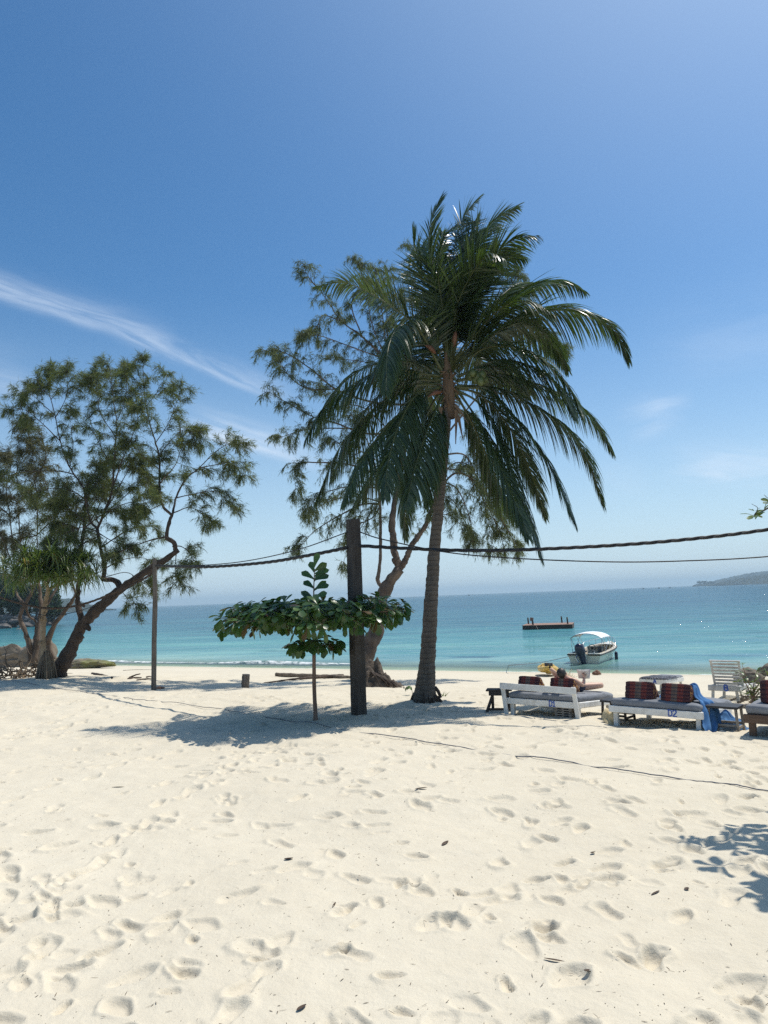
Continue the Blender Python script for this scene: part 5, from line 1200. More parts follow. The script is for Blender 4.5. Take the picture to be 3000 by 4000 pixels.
lp = G(601, 2697); LPY = lp[1]
hull_post([lp - [0, 0, .2], lp, at(602, 2500, LPY), at(606, 2350, LPY), at(603, 2182, LPY)], [.085, .083, .078, .075, .06], 12, m_post, 'slender weathered grey post standing alone left of the stump', 'wooden_post', 'post', wob=.10)
st = G(958, 2686); hull_post([st - [0, 0, .15], st + [0, 0, .05], at(961, 2634, st[1])], [.135, .128, .122], 16, m_post, 'short sawn post stump sticking out of the shaded sand', 'post_stump', 'stump', wob=.12)
m_collar = simple('rust_wire', (.05, .03, .02), (.09, .06, .04), .8, 9)
def cable(pts, r, label, strands=3, pitch=.55, n=260, name='power_cable', cat='cable', mat=None):
    c = spline(pts, n); t = nrm(np.gradient(c, axis=0)); L = np.concatenate([[0], np.cumsum(np.linalg.norm(np.diff(c, axis=0), axis=1))])
    x = nrm(np.cross(t, [0, 0, 1.0])); y = np.cross(x, t); mb = MB()
    for s in range(strands):
        a = L * 2 * PI / pitch + s * 2 * PI / strands
        o = (x * np.cos(a)[:, None] + y * np.sin(a)[:, None]) * r * (.55 if strands > 1 else 0)
        mb.tube(c + o, r * (.62 if strands > 1 else 1), 7)
    return tag(mb.build(name, mat or m_cable, None, c[0]), label, cat)
tpt = at(1405, 2132, PoY - .17)
cable([tpt, at(1600, 2143, PoY - .2), at(1800, 2150, PoY - .4), at(2030, 2148, PoY - .6), at(2400, 2130, PoY - .9), at(2700, 2105, PoY - 1.1), at(3000, 2068, PoY - 1.3), at(3500, 1985, PoY - 1.8), at(4300, 1830, PoY - 2.4)], .034, 'thick twisted black cable from the timber pole to the right edge', 3, .8)
cable([at(1353, 2140, PoY - .05), at(1230, 2165, PoY + .8), at(1050, 2196, PoY + 2.2), at(850, 2213, PoY + 3.6), at(720, 2214, PoY + 4.8), at(612, 2211, LPY - .06)], .036, 'thick twisted black cable sagging from the timber pole to the grey post', 3, .8)
cable([at(1405, 2078, PoY - .17), at(1500, 2108, PoY - .2), at(1750, 2158, PoY - .4), at(2030, 2182, PoY - .7), at(2400, 2195, PoY - .9), at(2700, 2190, PoY - 1.1), at(3000, 2174, PoY - 1.3), at(3600, 2120, PoY - 1.8), at(4300, 2040, PoY - 2.2)], .013, 'thin black wire sagging below the thick cable to the right edge', 1)
cable([at(1353, 2080, PoY - .05), at(1160, 2148, PoY + 1.2), at(950, 2193, PoY + 3.0), at(760, 2209, PoY + 4.4), at(614, 2207, LPY - .06)], .012, 'thin black wire above the cable between the pole and the grey post', 1)
cable([at(625, 2213, LY - 1.3), at(560, 2262, LY - 1.5), at(420, 2326, LY - 1.6), at(300, 2366, LY - 1.7), at(180, 2376, LY - 1.8), at(60, 2352, LY - 1.9), at(-60, 2310, LY - 2), at(-400, 2180, LY - 2.4)], .034, 'thick twisted rope swagged from the leaning trunk to the left edge', 3, .6, mat=m_collar)
cable([at(620, 2222, LY - 1.3), at(480, 2310, LY - 1.4), at(330, 2380, LY - 1.4), at(200, 2404, LY - 1.5), at(110, 2392, LY - 1.6)], .012, 'thin dark line looping low under the swagged rope at the left', 1)
# grey cord lying on the sand, dipping under it here and there
q = []
for x in np.linspace(-60, 3100, 260):
    y = np.interp(x, [-60, 0, 110, 230, 400, 560, 720, 1200, 1640, 1900, 2100, 2400, 2600, 2800, 3000, 3100], [2650, 2656, 2671, 2692, 2715, 2732, 2752, 2826, 2900, 2936, 2964, 3008, 3040, 3060, 3092, 3105]) + 5 * vnoise(x * .013, 0, 61) + 3 * vnoise(x * .05, 0, 62)
    g = G(float(x), float(y)); g[2] += .012 + .03 * float(vnoise(x * .01, 3.0, 63)); q.append(g)
mb = MB(); mb.tube(np.array(q), .0075, 6); tag(mb.build('ground_cord', m_cord, None, q[0]), 'long grey cord lying half buried across the sand', 'cord')

# ================================================================== driftwood, rocks, litter
def log(pts, r0, r1, label, name='driftwood_log', cat='driftwood', mat=None, wob=.2):
    c = spline(pts, 40); mb = MB(); mb.tube(c, np.linspace(r0, r1, 40) * (1 + .06 * RNG.standard_normal(40)), 12, wob=wob, seed=r0 * 99); return tag(mb.build(name, mat or m_drift, None, pts[0]), label, cat)
a_, b_ = G(1080, 2642), G(1400, 2652); log([a_ + [0, 0, .07], (a_ + b_) / 2 + [0, 0, .06], b_ + [0, 0, .05]], .085, .075, 'long straight driftwood log lying behind the timber pole')
a_, b_, c_ = G(1030, 2668), G(1180, 2655), G(1340, 2646); log([a_ + [0, 0, .0], b_ + [0, 0, .05], c_ + [0, 0, .07]], .02, .07, 'dark curved branch half sunk in the sand in front of the log', mat=m_bark)
q = G(1455, 2640); QY = q[1]; root = thing('root_stump', 'broken grey stump beside the root mound right of the timber pole', 'stump', q)
mb = MB(); mb.tube(spline([q - [.1, 0, .15], q + [-.02, 0, .15], at(1455, 2612, QY), at(1470, 2602, QY)], 20), [.20, .20, .2, .2, .19, .19, .18, .18, .17, .17, .16, .16, .15, .14, .13, .12, .11, .10, .09, .07], 12, wob=.3)
mb.tube(spline([at(1458, 2615, QY), at(1472, 2612, QY), at(1480, 2616, QY - .1)], 8), np.linspace(.11, .05, 8), 8, wob=.3); mb.build('stump', m_drift, root, q)
q = G(1475, 2695); q0 = G(1475, 2672); MYY = q[1]
m_rootmat = simple('root_mat', (.05, .038, .028), (.15, .115, .085), .95, 9, (1, .3, 1), 1.0, .05)
root = thing('root_mound', 'dark fibrous mound of exposed roots at the bent tree behind the pole', 'root mound', q)
mb = MB(); n = 44; U, V_ = np.meshgrid(np.linspace(-1, 1, n), np.linspace(-1, 1, n), indexing='ij'); RR = np.sqrt(U ** 2 + V_ ** 2)
H_ = np.clip(1 - RR ** 1.6, 0, 1) * .58 * (1 - .35 * U) * (1 + 1.3 * vnoise(U * 2.4, V_ * 2.4, 71)) + .22 * vnoise(U * 7, V_ * 7, 72) + .10 * vnoise(U * 17, V_ * 17, 73) * np.clip(1.1 - RR, 0, 1) - .06
cx = G(1440, 2680); Xm = cx[0] + .30 + U * .80; Ym = cx[1] + .5 + V_ * .75; mb.grid(np.stack([Xm, Ym, terrain(Xm, Ym) + H_], -1)); mb.build('root_mass', m_rootmat, root, q)
mb = MB()
for k in range(60):
    a = random.uniform(-.6, 1.0); r0 = random.uniform(.1, .5); p0 = np.array([cx[0] + r0 * math.cos(a) * .9, cx[1] + .35 - random.uniform(0, .4), 0]); p0[2] = float(terrain(p0[0], p0[1])) + .42 * (1 - r0 * 1.3) + .05
    p1 = p0 + np.array([random.uniform(.2, .6), random.uniform(-.4, .1), 0]); p1[2] = float(terrain(p1[0], p1[1])) + .02
    mb.tube(spline([p0, (p0 + p1) / 2 + [0, 0, .06], p1], 8), np.linspace(.025, .008, 8), 5)
mb.build('roots', m_bark, root, q)
# sticks by the slender post
for i, (x0, y0, x1, y1, r, lb_) in enumerate(((505, 2650, 545, 2634, .035, 'short dark stick pointing up from the driftwood left of the post'), (500, 2655, 552, 2650, .04, 'dark stick lying under the raised stick left of the post'), (535, 2660, 596, 2655, .035, 'dark branch on the sand ending at the grey post'), (572, 2647, 592, 2647, .03, 'small dark wood piece just left of the grey post'), (360, 2632, 440, 2650, .05, 'dark surface root reaching right from the leaning trunk'), (480, 2620, 600, 2618, .012, 'thin twig far up the sand left of the post'))):
    a_, b_ = G(x0, y0), G(x1, y1); a_[2] += .02; b_[2] += .03
    if i == 0: b_ = at(548, 2632, a_[1]); 
    log([a_, (a_ + b_) / 2 + [0, 0, .02], b_], r, r * .5, lb_, 'driftwood_stick', mat=m_bark)
q = G(625, 2692); blob_m = simple('husk_brown', (.16, .08, .05), (.26, .15, .10), .9, 9, bump=.5, bdist=.01)
def stone(name, c, r, label, cat, mat, seed, Rz=0.0, amp=.22, res=(26, 40), flat=.3):
    mb = MB(); th = np.linspace(0, PI, res[0]); ph = np.linspace(0, 2 * PI, res[1] + 1)[:-1]
    D = np.array([[(math.sin(t) * math.cos(p), math.sin(t) * math.sin(p), math.cos(t)) for p in ph] for t in th])
    k = 1 + amp * (2 * vnoise(D[..., 0] * 1.6 + seed * 3.1, D[..., 1] * 1.6 + D[..., 2] * 2.1 + seed, seed) + .9 * vnoise(D[..., 0] * 4 + seed, D[..., 1] * 4 + D[..., 2] * 4.3, seed + 1) + .4 * vnoise(D[..., 0] * 9 + seed, D[..., 1] * 9 + D[..., 2] * 9, seed + 2))
    X = D * k[..., None]; X[..., 2] = np.where(X[..., 2] < -flat, -flat, X[..., 2]); X = (X * np.array(r)) @ rot_z(Rz).T + np.array(c); mb.grid(X, closeu=True)
    return tag(mb.build(name, mat, None, c, auto=50), label, cat)
stone('coconut_husk', q + [0, 0, .03], (.14, .10, .06), 'brown husk piece on the sand just right of the grey post', 'husk', blob_m, 4)
stone('rock', G(2330, 2637) + [0, 0, .06], (.16, .14, .14), 'small reddish stone at the water edge right of the kayak', 'rock', blob_m, 6)
stone('rock', G(2926, 2668) + [0, 0, .10], (.50, .42, .40), 'rounded tan boulder behind the B lounger', 'rock', m_rock, 8, -.4)
stone('rock', hit(3000, 2638, SEA) + [.1, 0, .10], (.5, .4, .32), 'pale rock in the shallows at the right edge', 'rock', m_rock, 9)
stone('rock', G(322, 2612) + [0, .5, .12], (1.45, .7, .36), 'long flat mossy rock at the water edge right of the leaning trunk', 'rock', m_rockm, 11, -.12, .30, (34, 64))
stone('rock', G(45, 2606) + [0, .8, .22], (2.0, 1.2, 1.0), 'big sloping brown rock at the far left behind the trunks', 'rock', m_rock, 13, .1, .30, (34, 64))
stone('rock', at(150, 2560, 37) , (.8, .7, .9), 'upright grey rock between the she-oak stems', 'rock', m_rock, 15, .1, .18)
stone('rock', G(2999, 2690) + [0, 0, .03], (.16, .12, .10), 'small dark stone on the sand at the right edge by the shrub', 'rock', m_rockd, 17)
a_, b_ = G(2800, 2766), G(2935, 2768); log([a_ + [0, 0, .03], (a_ + b_) / 2 + [0, 0, .05], b_ + [0, 0, .04]], .05, .06, 'pale weathered log on the sand behind D2 and the shrub', mat=m_legw)
q = G(2975, 2748); lfm = MB()
for k in range(60):
    p = q + np.array([random.gauss(0, .28), random.gauss(0, .18), 0]); p[2] = float(terrain(p[0], p[1])) + random.uniform(.02, .16); lfm.ribbons([p], [(random.gauss(0, 1), random.gauss(0, 1), random.uniform(-.1, .4))], [(0, 0, 1)], random.uniform(.25, .5), .05, .5, 4, lambda t: 1 - .8 * t)
tag(lfm.build('fallen_frond', m_drift, None, q), 'heap of dead grey fronds under the shrub at the right', 'dead fronds')
# single dry leaves and twigs that stand out on the foreground sand
m_dry = simple('dry_leaf', (.045, .028, .018), (.10, .06, .035), .8, 12, bump=.2)
for x, y, L, w, r, lb_ in ((1622, 3083, .17, .06, .3, 'curled dark brown leaf on the open sand below the palm'), (1728, 3305, .15, .055, 1.1, 'dark folded leaf on the mid foreground sand right of centre'), (1110, 3358, .09, .06, .2, 'small dark round leaf on the foreground sand left of centre'), (437, 3077, .18, .03, 0, 'thin dark leaf lying flat on the left sand'), (2125, 3748, .14, .03, -.4, 'forked dark twig leaf low on the right foreground'), (2308, 3335, .06, .045, .5, 'small dark pod on the sand right of the folded leaf'), (1300, 3548, .10, .02, 1.4, 'thin dark V-shaped twig in the lower middle of the sand'), (2545, 3500, .13, .03, .7, 'slim dark leaf on the right foreground sand near a footprint'), (1160, 3952, .08, .04, .9, 'dark leaf scrap at the bottom edge of the picture'), (2280, 3795, .07, .05, -.2, 'small dark leaf scrap low on the right'), (2680, 3480, .06, .045, 1.0, 'round dark seed pod on the right foreground sand')):
    g = G(x, y); g[2] += .010; mb = MB(); d = np.array([math.cos(r), math.sin(r), .06]); mb.ribbons([g], [d], [np.cross(d, (0, .2, 1))], L * .95, w * .85, .06, 7, lambda t: max(.08, math.sin(min(1, t * .92 + .06) * PI) ** .7), fold=.45)
    tag(mb.build('dry_leaf', m_dry, None, g), lb_, 'dry leaf')
LP, LD, LLn, LWd = [], [], [], []
for k in range(4200):
    yy = 3.6 + 17 * random.random() ** 1.5; xx = random.uniform(-.62, .62) * (1.2 + yy)
    LP.append((xx, yy, 0)); a = random.uniform(0, 2 * PI); LD.append((math.cos(a), math.sin(a), random.uniform(-.05, .15))); LLn.append(random.choice([.008, .010, .012, .016, .024, .04]) * random.uniform(.6, 1.3)); LWd.append(random.uniform(.002, .006))
LP = np.array(LP); ii = np.searchsorted(ysr, LP[:, 1]); hh = half[ii]; jj = np.clip(np.searchsorted(xsr, LP[:, 0] / hh), 0, len(xsr) - 1); LP[:, 2] = Zg[ii, jj] + .003
mb = MB(); mb.ribbons(LP, LD, np.cross(LD, [0, 0, 1.0]), LLn, LWd, .0, 2, lambda t: 1 - .6 * abs(t * 2 - 1), fold=.6)
tag(mb.build('leaf_litter', m_dry, None, (0, 0, 0)), kind='stuff')

# ================================================================== boats
m_gel = simple('cream_gelcoat', (.74, .72, .60), (.80, .78, .67), .3, 2, bump=.04, grime=(.60, .57, .45), gscale=2)
m_gelin = simple('deck_cream', (.55, .48, .38), (.64, .57, .46), .6, 4, bump=.05)
m_strip = simple('rubber_strip', (.012, .013, .016), (.03, .03, .032), .6, 6)
m_navy = simple('engine_cowl', (.015, .02, .045), (.03, .038, .07), .28, 3, bump=0)
m_steel = simple('steel_tube', (.45, .46, .47), (.6, .6, .6), .3, 5, metal=.9, bump=0)
m_canvas = simple('white_canvas', (.74, .76, .78), (.80, .82, .83), .8, 4, bump=.1)
m_cush = simple('grey_cushion', (.05, .055, .065), (.09, .095, .105), .6, 6)
m_fender = simple('fender_blue', (.010, .014, .035), (.018, .024, .055), .45, 5)
bl, br_ = hit(2226, 2592, SEA), hit(2342, 2593, SEA)
uv = br_ - bl; BRZ = math.atan2(uv[1], uv[0]) - .10; beam = np.linalg.norm(uv[:2]) * 1.02; bo = (bl + br_) / 2; bo[2] = SEA
boat = thing('motor_boat', 'small cream motor boat with white canopy and dark outboard moored stern-on', 'boat', bo, BRZ)
LB = 4.7
def sect(v):
    """half-beam at the gunwale, at the waterline, gunwale height"""
    t = v / LB; g = beam * .56 * (1 - max(0, (t - .45) / .55) ** 2.3); wl_ = beam * .47 * (1 - max(0, (t - .30) / .62) ** 1.9); h = .46 + .26 * t ** 1.7
    return max(g, .03), max(wl_, .012), h
vs = np.linspace(0, LB, 30); Pt = []
for v in vs:
    g, wl_, h = sect(v); Pt.append([(-g, v, h), (-g * .985, v, h - .07), (-(g * .35 + wl_ * .65), v, h * .40), (-wl_, v, .0), (-wl_ * .75, v, -.16), (0, v, -.28), (wl_ * .75, v, -.16), (wl_, v, 0), ((g * .35 + wl_ * .65), v, h * .40), (g * .985, v, h - .07), (g, v, h)])
Pt = np.array(Pt); mb = MB(); mb.grid(Pt); n = len(Pt[0])
mb.add(Pt[0], [tuple(range(n))]); mb.build('hull', m_gel, boat, auto=40)
mb = MB()                                                                            # gunwale and inner liner
inn = []
for v in vs[1:-2]:
    g, wl_, h = sect(v); gi = max(.02, g - .15); v2 = v * .985 + .02
    inn.append([(-g, v, h + .003), (-g + .02, v, h + .035), (-gi, v2, h + .03), (-gi + .02, v2, h - .10), (-gi + .05, v2, .12), (gi - .05, v2, .12), (gi - .02, v2, h - .10), (gi, v2, h + .03), (g - .02, v, h + .035), (g, v, h + .003)])
inn = np.array(inn); mb.grid(inn[:, ::-1]); mb.build('deck', m_gelin, boat, auto=40)
mb = MB(); g, wl_, h = sect(LB - .35)
bw = np.array([[(-sect(v)[0], v, sect(v)[2] + .005), (0, v, sect(v)[2] + .05), (sect(v)[0], v, sect(v)[2] + .005)] for v in np.linspace(LB - 1.0, LB, 10)]); mb.grid(bw[:, ::-1]); mb.build('foredeck', m_gel, boat)
mb = MB()
for s in (-1, 1): mb.tube([(s * (sect(v)[0] + .012), v, sect(v)[2] - .035) for v in vs], .032, 6)
mb.build('rub_rail', m_strip, boat)
mb = MB(); g0, _w, h0 = sect(0)
mb.box((-g0 * .64, -.015, h0 - .035), (g0 * .76, .06, .07), None, 0, .01); mb.box((g0 * .64, -.015, h0 - .035), (g0 * .76, .06, .07), None, 0, .01); mb.build('transom_rail', m_strip, boat, smooth=False)
mb = MB(); mb.box((-g0 * .62, .13, h0 + .012), (g0 * .74, .30, .05), None, 0, .01); mb.box((g0 * .62, .13, h0 + .012), (g0 * .74, .30, .05), None, 0, .01); mb.build('stern_deck', m_gel, boat, smooth=False)
mb = MB(); mb.box((-.30, .32, h0 + .07), (.62, .34, .09), rot_y(-.12), 0, .03); mb.build('seat_cushion', m_cush, boat, smooth=False)
mb = MB(); mb.box((.05, 1.55, .42), (.62, .42, .62), rot_x(-.10), 0, .05); mb.box((.05, 1.34, .68), (.58, .06, .12), rot_x(.5), 0, .01); cons = mb.build('console', m_gelin, boat, smooth=False)
mb = MB(); c = np.array([.02, 1.28, .66]); R = rot_x(math.radians(68))
ring = [c + R @ np.array([.175 * math.cos(a), .175 * math.sin(a), 0]) for a in np.linspace(0, 2 * PI, 25)]; mb.tube(ring, .014, 6, cap=False)
for a in (.5, 2.6, 4.7): mb.tube([c, c + R @ np.array([.17 * math.cos(a), .17 * math.sin(a), 0])], .011, 5)
mb.lathe([(.001, .02), (.045, .02), (.045, -.02), (.02, -.12)], 10, c, R); mb.build('steering_wheel', m_strip, boat)
mb = MB(); mb.box((.52, 1.12, .50), (.30, .10, .52), rot_x(.12), 0, .03); mb.box((.50, .95, .34), (.34, .36, .10), None, 0, .03); mb.build('helm_seat', m_cush, boat, smooth=False)
mb = MB(); mb.box((0, 3.05, .30), (.78, .40, .06), None, 0, .01); mb.box((0, 3.25, .22), (.78, .04, .18), None, 0, .01); mb.build('bow_bench', m_gelin, boat, smooth=False)
# outboard motor, tilted up a little and turned
eng = bpy.data.objects.new('outboard_motor', None); COL.objects.link(eng); eng.parent = boat; eng.location = (-.02, -.22, .30); eng.scale = (1.4, 1.15, 1.12); eng.rotation_euler = (math.radians(16), math.radians(-9), .15)
mb = MB(); pr_ = [(.0, .13, .14), (.06, .155, .19), (.16, .165, .22), (.30, .165, .23), (.40, .15, .21), (.46, .12, .17), (.49, .05, .08)]
mb.grid(np.array([[(wx_ * np.sign(math.cos(a)) * abs(math.cos(a)) ** .7, -.02 + .0 + dy_ * np.sign(math.sin(a)) * abs(math.sin(a)) ** .7, z + .16 - .10 * math.sin(a) * z) for a in np.linspace(0, 2 * PI, 25)[:-1]] for z, wx_, dy_ in pr_]), closeu=True); mb.build('cowl', m_navy, eng)
mb = MB(); mb.grid(np.array([[(wx_ * math.cos(a), dy_ * math.sin(a) - .02, z) for a in np.linspace(0, 2 * PI, 17)[:-1]] for z, wx_, dy_ in ((.19, .13, .15), (.05, .11, .14), (-.12, .085, .12), (-.40, .07, .11), (-.55, .05, .09), (-.62, .04, .2))]), closeu=True); mb.box((0, -.02, -.42), (.22, .30, .02), None, 0, .005); mb.build('leg', m_navy, eng)
mb = MB(); mb.box((0, .17, .0), (.24, .08, .30), None, 0, .02); mb.tube([(-.12, .14, .14), (-.22, .05, .05), (-.16, -.06, -.14)], [.03, .035, .025], 7); mb.build('clamp_bracket', m_steel, eng, smooth=False)
mb = MB(); mb.grid(np.array([[(sx_ * .167, y, .16 + z) for z in (.10, .13)] for y in np.linspace(-.18, .16, 8) for sx_ in (1,)])); mb.build('stripe', m_steel, eng)
# bow rail, bimini canopy, fender, cleats
mb = MB(); rp = []
for v in np.linspace(2.0, LB - .05, 12): g, w_, h = sect(v); rp.append((-(g - .05), v, h + .30 * min(1, (v - 2.0) / .5 + .1)))
for v in np.linspace(LB - .05, 3.0, 9): g, w_, h = sect(v); rp.append(((g - .05), v, h + .30 * min(1, (v - 3.0) / .5 + .05)))
mb.tube(spline(rp, 60), .016, 6)
for v, s in ((2.5, -1), (3.1, -1), (3.7, -1), (4.3, -1), (3.7, 1), (4.3, 1), (3.3, 1)):
    g, w_, h = sect(v); mb.tube([(s * (g - .05), v - .06, h), (s * (g - .05), v, h + .29)], .013, 5)
mb.build('bow_rail', m_steel, boat)
ctop = 1.48; mb = MB(); cw = beam * .53
CV = np.array([[(cw * math.sin(a) / math.sin(1.15), y, ctop - .24 * (1 - math.cos(a)) / (1 - math.cos(1.15)) - .05 * ((y - 1.2) / .8) ** 2) for a in np.linspace(-1.15, 1.15, 21)] for y in np.linspace(.45, 1.95, 10)])
mb.grid(CV); mb.grid((CV - [0, 0, .02])[:, ::-1]); mb.build('canopy', m_canvas, boat)
mb = MB()
for s in (-1, 1):
    for a, b__ in (((s * cw, .48, ctop - .27), (s * (g0 - .08), .55, h0 + .03)), ((s * cw, 1.9, ctop - .28), (s * (g0 - .06), 1.0, h0 + .06)), ((s * cw, .52, ctop - .29), (s * (g0 - .06), 1.2, h0 + .06)), ((s * cw, 1.4, ctop - .26), (s * (g0 - .06), 2.1, h0 + .08)), ((s * cw, 1.9, ctop - .28), (s * (g0 - .06), 2.5, h0 + .10))): mb.tube([a, b__], .013, 5)
for y in (.5, 1.2, 1.9): mb.tube([(cw * math.sin(a) / math.sin(1.15), y, ctop - .026 - .24 * (1 - math.cos(a)) / (1 - math.cos(1.15)) - .05 * ((y - 1.2) / .8) ** 2) for a in np.linspace(-1.15, 1.15, 15)], .013, 5)
mb.build('canopy_frame', m_steel, boat)
mb = MB(); g, w_, h = sect(2.3); c = np.array([g + .10, 2.3, 0]); mb.lathe([(.001, -.12), (.06, -.12), (.085, -.08), (.085, .34), (.06, .38), (.02, .42), (.001, .42)], 12, c); mb.tube([c + [0, 0, .4], (g - .05, 2.3, h + .02)], .008, 5); mb.build('fender', m_fender, boat)
mb = MB(); mb.box((g0 * .62, .05, h0 + .08), (.04, .14, .05), None, 0, .01); mb.tube([(.36, .10, h0 - .05), (.36, .10, h0 + .16), (.50, .10, h0 + .16), (.50, .10, h0 - .05)], .012, 5); mb.build('cleat', m_steel, boat)
bpy.context.view_layer.update()
a_ = np.array(boat.matrix_world @ Vector((-g0 * .8, -.03, h0 - .1))); q = [a_, at(2110, 2588, a_[1] - 2.0), at(2000, 2598, a_[1] - 4.5), hit(1985, 2600, SEA - .1)]
mb = MB(); mb.tube(spline(q, 30), .014, 5); tag(mb.build('mooring_rope', m_cord, None, a_), 'thin mooring rope running left from the motor boat stern into the shallows', 'rope')

# swimming raft
rl, rr_ = hit(2065, 2460, SEA), hit(2262, 2455, SEA); uv = rr_ - rl; RZ = math.atan2(uv[1], uv[0]); ro = (rl + rr_) / 2 + np.array([-.0, 2.0, 0]); ro[2] = SEA
raft = thing('swim_raft', 'flat wooden swimming raft with four dark corner posts far out', 'raft', ro, RZ - .05); RW = np.linalg.norm(uv[:2]) * 1.0; RD = 3.9
m_deck = simple('raft_deck', (.22, .13, .09), (.36, .22, .16), .85, 5, (.5, 3, 3), .4, .01)
mb = MB()
for k in range(22): mb.box((-RW / 2 + (k + .5) * RW / 22, 0, .40), (RW / 22 - .015, RD, .04), None, 0, .004)
mb.build('deck', m_deck, raft, smooth=False)
mb = MB()
for y in (-RD / 2 + .05, RD / 2 - .05): mb.box((0, y, .20), (RW - .06, .09, .36), None, 0, .01)
for x in (-RW / 2 + .05, RW / 2 - .05): mb.box((x, 0, .20), (.09, RD - .2, .36), None, 0, .01)
mb.build('frame', m_dkwood, raft, smooth=False)
for x in (-1.5, -.5, .5, 1.5):
    mb = MB(); mb.tube([(x, -RD / 2 + .3, .0), (x, RD / 2 - .3, .0)], .24, 12); mb.build('float_drum', m_fender, raft)
for x, y in ((-RW / 2 + .30, .9), (-RW / 2 + 1.0, -RD / 2 + .35), (RW / 2 - 1.15, RD / 2 - .3), (RW / 2 - .45, -RD / 2 + .9)):
    mb = MB(); mb.tube([(x, y, .38), (x - .03, y, 1.05)], .075, 9); mb.build('post', m_dkwood, raft)
mb = MB(); mb.box((-RW / 2 + .72, .1, .90), (.34, .04, .34), rot_y(.15), 0, .01); mb.tube([(-RW / 2 + .72, .13, .38), (-RW / 2 + .72, .13, .8)], .02, 6); mb.build('sign_board', m_deck, raft, smooth=False)
mb = MB(); mb.tube(spline([(-RW / 2 + 1.3, -RD / 2 - .02, .36), (-RW / 2 + 1.6, -RD / 2 - .9, -.02), (-RW / 2 + 1.9, -RD / 2 - 1.6, -.12)], 12), .018, 5); mb.build('rope', m_slat, raft)

# yellow kayak on the beach, pointing at us
kq = G(2138, 2640); ky = thing('kayak', 'yellow sit-in kayak pulled up on the sand at the water edge', 'kayak', kq + [.1, .3, .05], math.radians(-16), 0); ky.rotation_euler = (-.04, math.radians(3), math.radians(-9))
m_kay = simple('yellow_plastic', (.52, .33, .05), (.62, .42, .09), .4, 3, bump=.05, grime=(.38, .26, .08), gscale=2)
KL = 2.4; ks = []
for v in np.linspace(0, 1, 25):
    y = (v - .5) * KL; w = .41 * max(.02, (1 - abs(2 * v - 1) ** 2.6)) ** .65 + .012; zt = .27 + .07 * abs(2 * v - 1) ** 2.2; zb = .02 + .22 * abs(2 * v - 1) ** 5
    ks.append([(w * .22, y, zb), (w * .32, y, zb + .05), (w * .75, y, zb + .06), (w * .95, y, zb * .4 + zt * .6 - .05), (w, y, zt - .05), (w * .93, y, zt), (w * .6, y, zt + .03), (0, y, zt + .05), (-w * .6, y, zt + .03), (-w * .93, y, zt), (-w, y, zt - .05), (-w * .95, y, zb * .4 + zt * .6 - .05), (-w * .75, y, zb + .06), (-w * .32, y, zb + .05), (-w * .22, y, zb)])
ks = np.array(ks); ks[7:17, 6:9, 2] -= np.sin(np.linspace(0, PI, 10))[:, None] * .17
mb = MB(); mb.grid(ks, closeu=True); mb.build('hull', m_kay, ky)
mb = MB(); a = np.linspace(0, 2 * PI, 33); mb.tube(np.stack([.25 * np.cos(a), .15 + .58 * np.sin(a), .345 + .02 * np.abs(np.sin(a))], 1), .022, 6, cap=False); mb.build('cockpit_rim', m_kay, ky)
mb = MB(); mb.box((0, -.42, .36), (.32, .05, .20), rot_x(-.25), 0, .02); mb.build('seat_back', m_cush, ky, smooth=False)
mb = MB(); mb.tube([(0, -KL / 2 + .1, .46), (0, -KL / 2 + .02, .40)], .02, 6); mb.build('grab_handle', m_strip, ky)

# ================================================================== far shores
m_fol1 = leaf('headland_foliage', (.012, .028, .008), (.035, .058, .016), .6, .15, (1.2, 1.4, .5), .2, (.08, .06, .015))
m_fol2 = leaf('hill_foliage', (.016, .034, .014), (.04, .06, .024), .7, .1, (1.2, 1.4, .5), .1)
m_hill = simple('wooded_slope', (.010, .020, .014), (.026, .040, .026), .95, .06, bump=1.0, bdist=2.0, detail=8)
SH = 160.0
mb = MB(); U, V_ = np.meshgrid(np.linspace(-1, 1, 60), np.linspace(-1, 1, 40), indexing='ij')
cx0 = hit(-420, 2440, SEA); Xh = -150 + U * 62; Yh = 178 + V_ * 46; Hh = np.clip(1 - (np.abs(U) ** 2.4 + np.abs(V_) ** 2.4), 0, 1) ** .6 * 2.6 * (1 + .5 * vnoise(U * 4, V_ * 4, 81)) - .8
mb.grid(np.stack([Xh, Yh, SEA - .3 + Hh], -1)); tag(mb.build('headland_hill', m_hill, None, (0, 0, 0)), kind='structure')
def canopy_tree(px0, py0, Y, rx, hz, label, leafm, n=2600, lfs=.9):
    b_ = at(px0, py0, Y); root = thing('headland_tree', label, 'tree', b_)
    lf = MB(); k = 16
    ctr = [b_ + np.array([random.uniform(-.7, .7) * rx, random.uniform(-.5, .5) * rx, hz * random.uniform(.35, .8)]) for _ in range(k)]
    P_ = np.concatenate([c + RNG.normal(0, 1, (n // k, 3)) * np.array([rx * .20, rx * .20, hz * .12]) for c in ctr]); D = RNG.normal(0, 1, P_.shape) + [0, 0, .2]
    lf.ribbons(P_, D, RNG.normal(0, 1, P_.shape), lfs * RNG.uniform(.6, 1.3, len(P_)), lfs * .6, .1, 2, lambda t: .4 + .6 * math.sin(t * PI)); lf.build('crown', leafm, root, b_, smooth=False)
    mb = MB()
    for c in ctr[:6]: mb.tube(spline([b_ - [0, 0, 1], (b_ + c) / 2 + [.2, 0, 0], c], 10), np.linspace(.3, .08, 10), 6)
    mb.build('trunk', m_bark, root, b_)
canopy_tree(130, 2432, 168, 5.2, 9.5, 'dark leafy tree at the right end of the rocky headland', m_fol1)
canopy_tree(20, 2424, 172, 7.0, 11.0, 'rounded dark tree on the headland at the left picture edge', m_fol1)
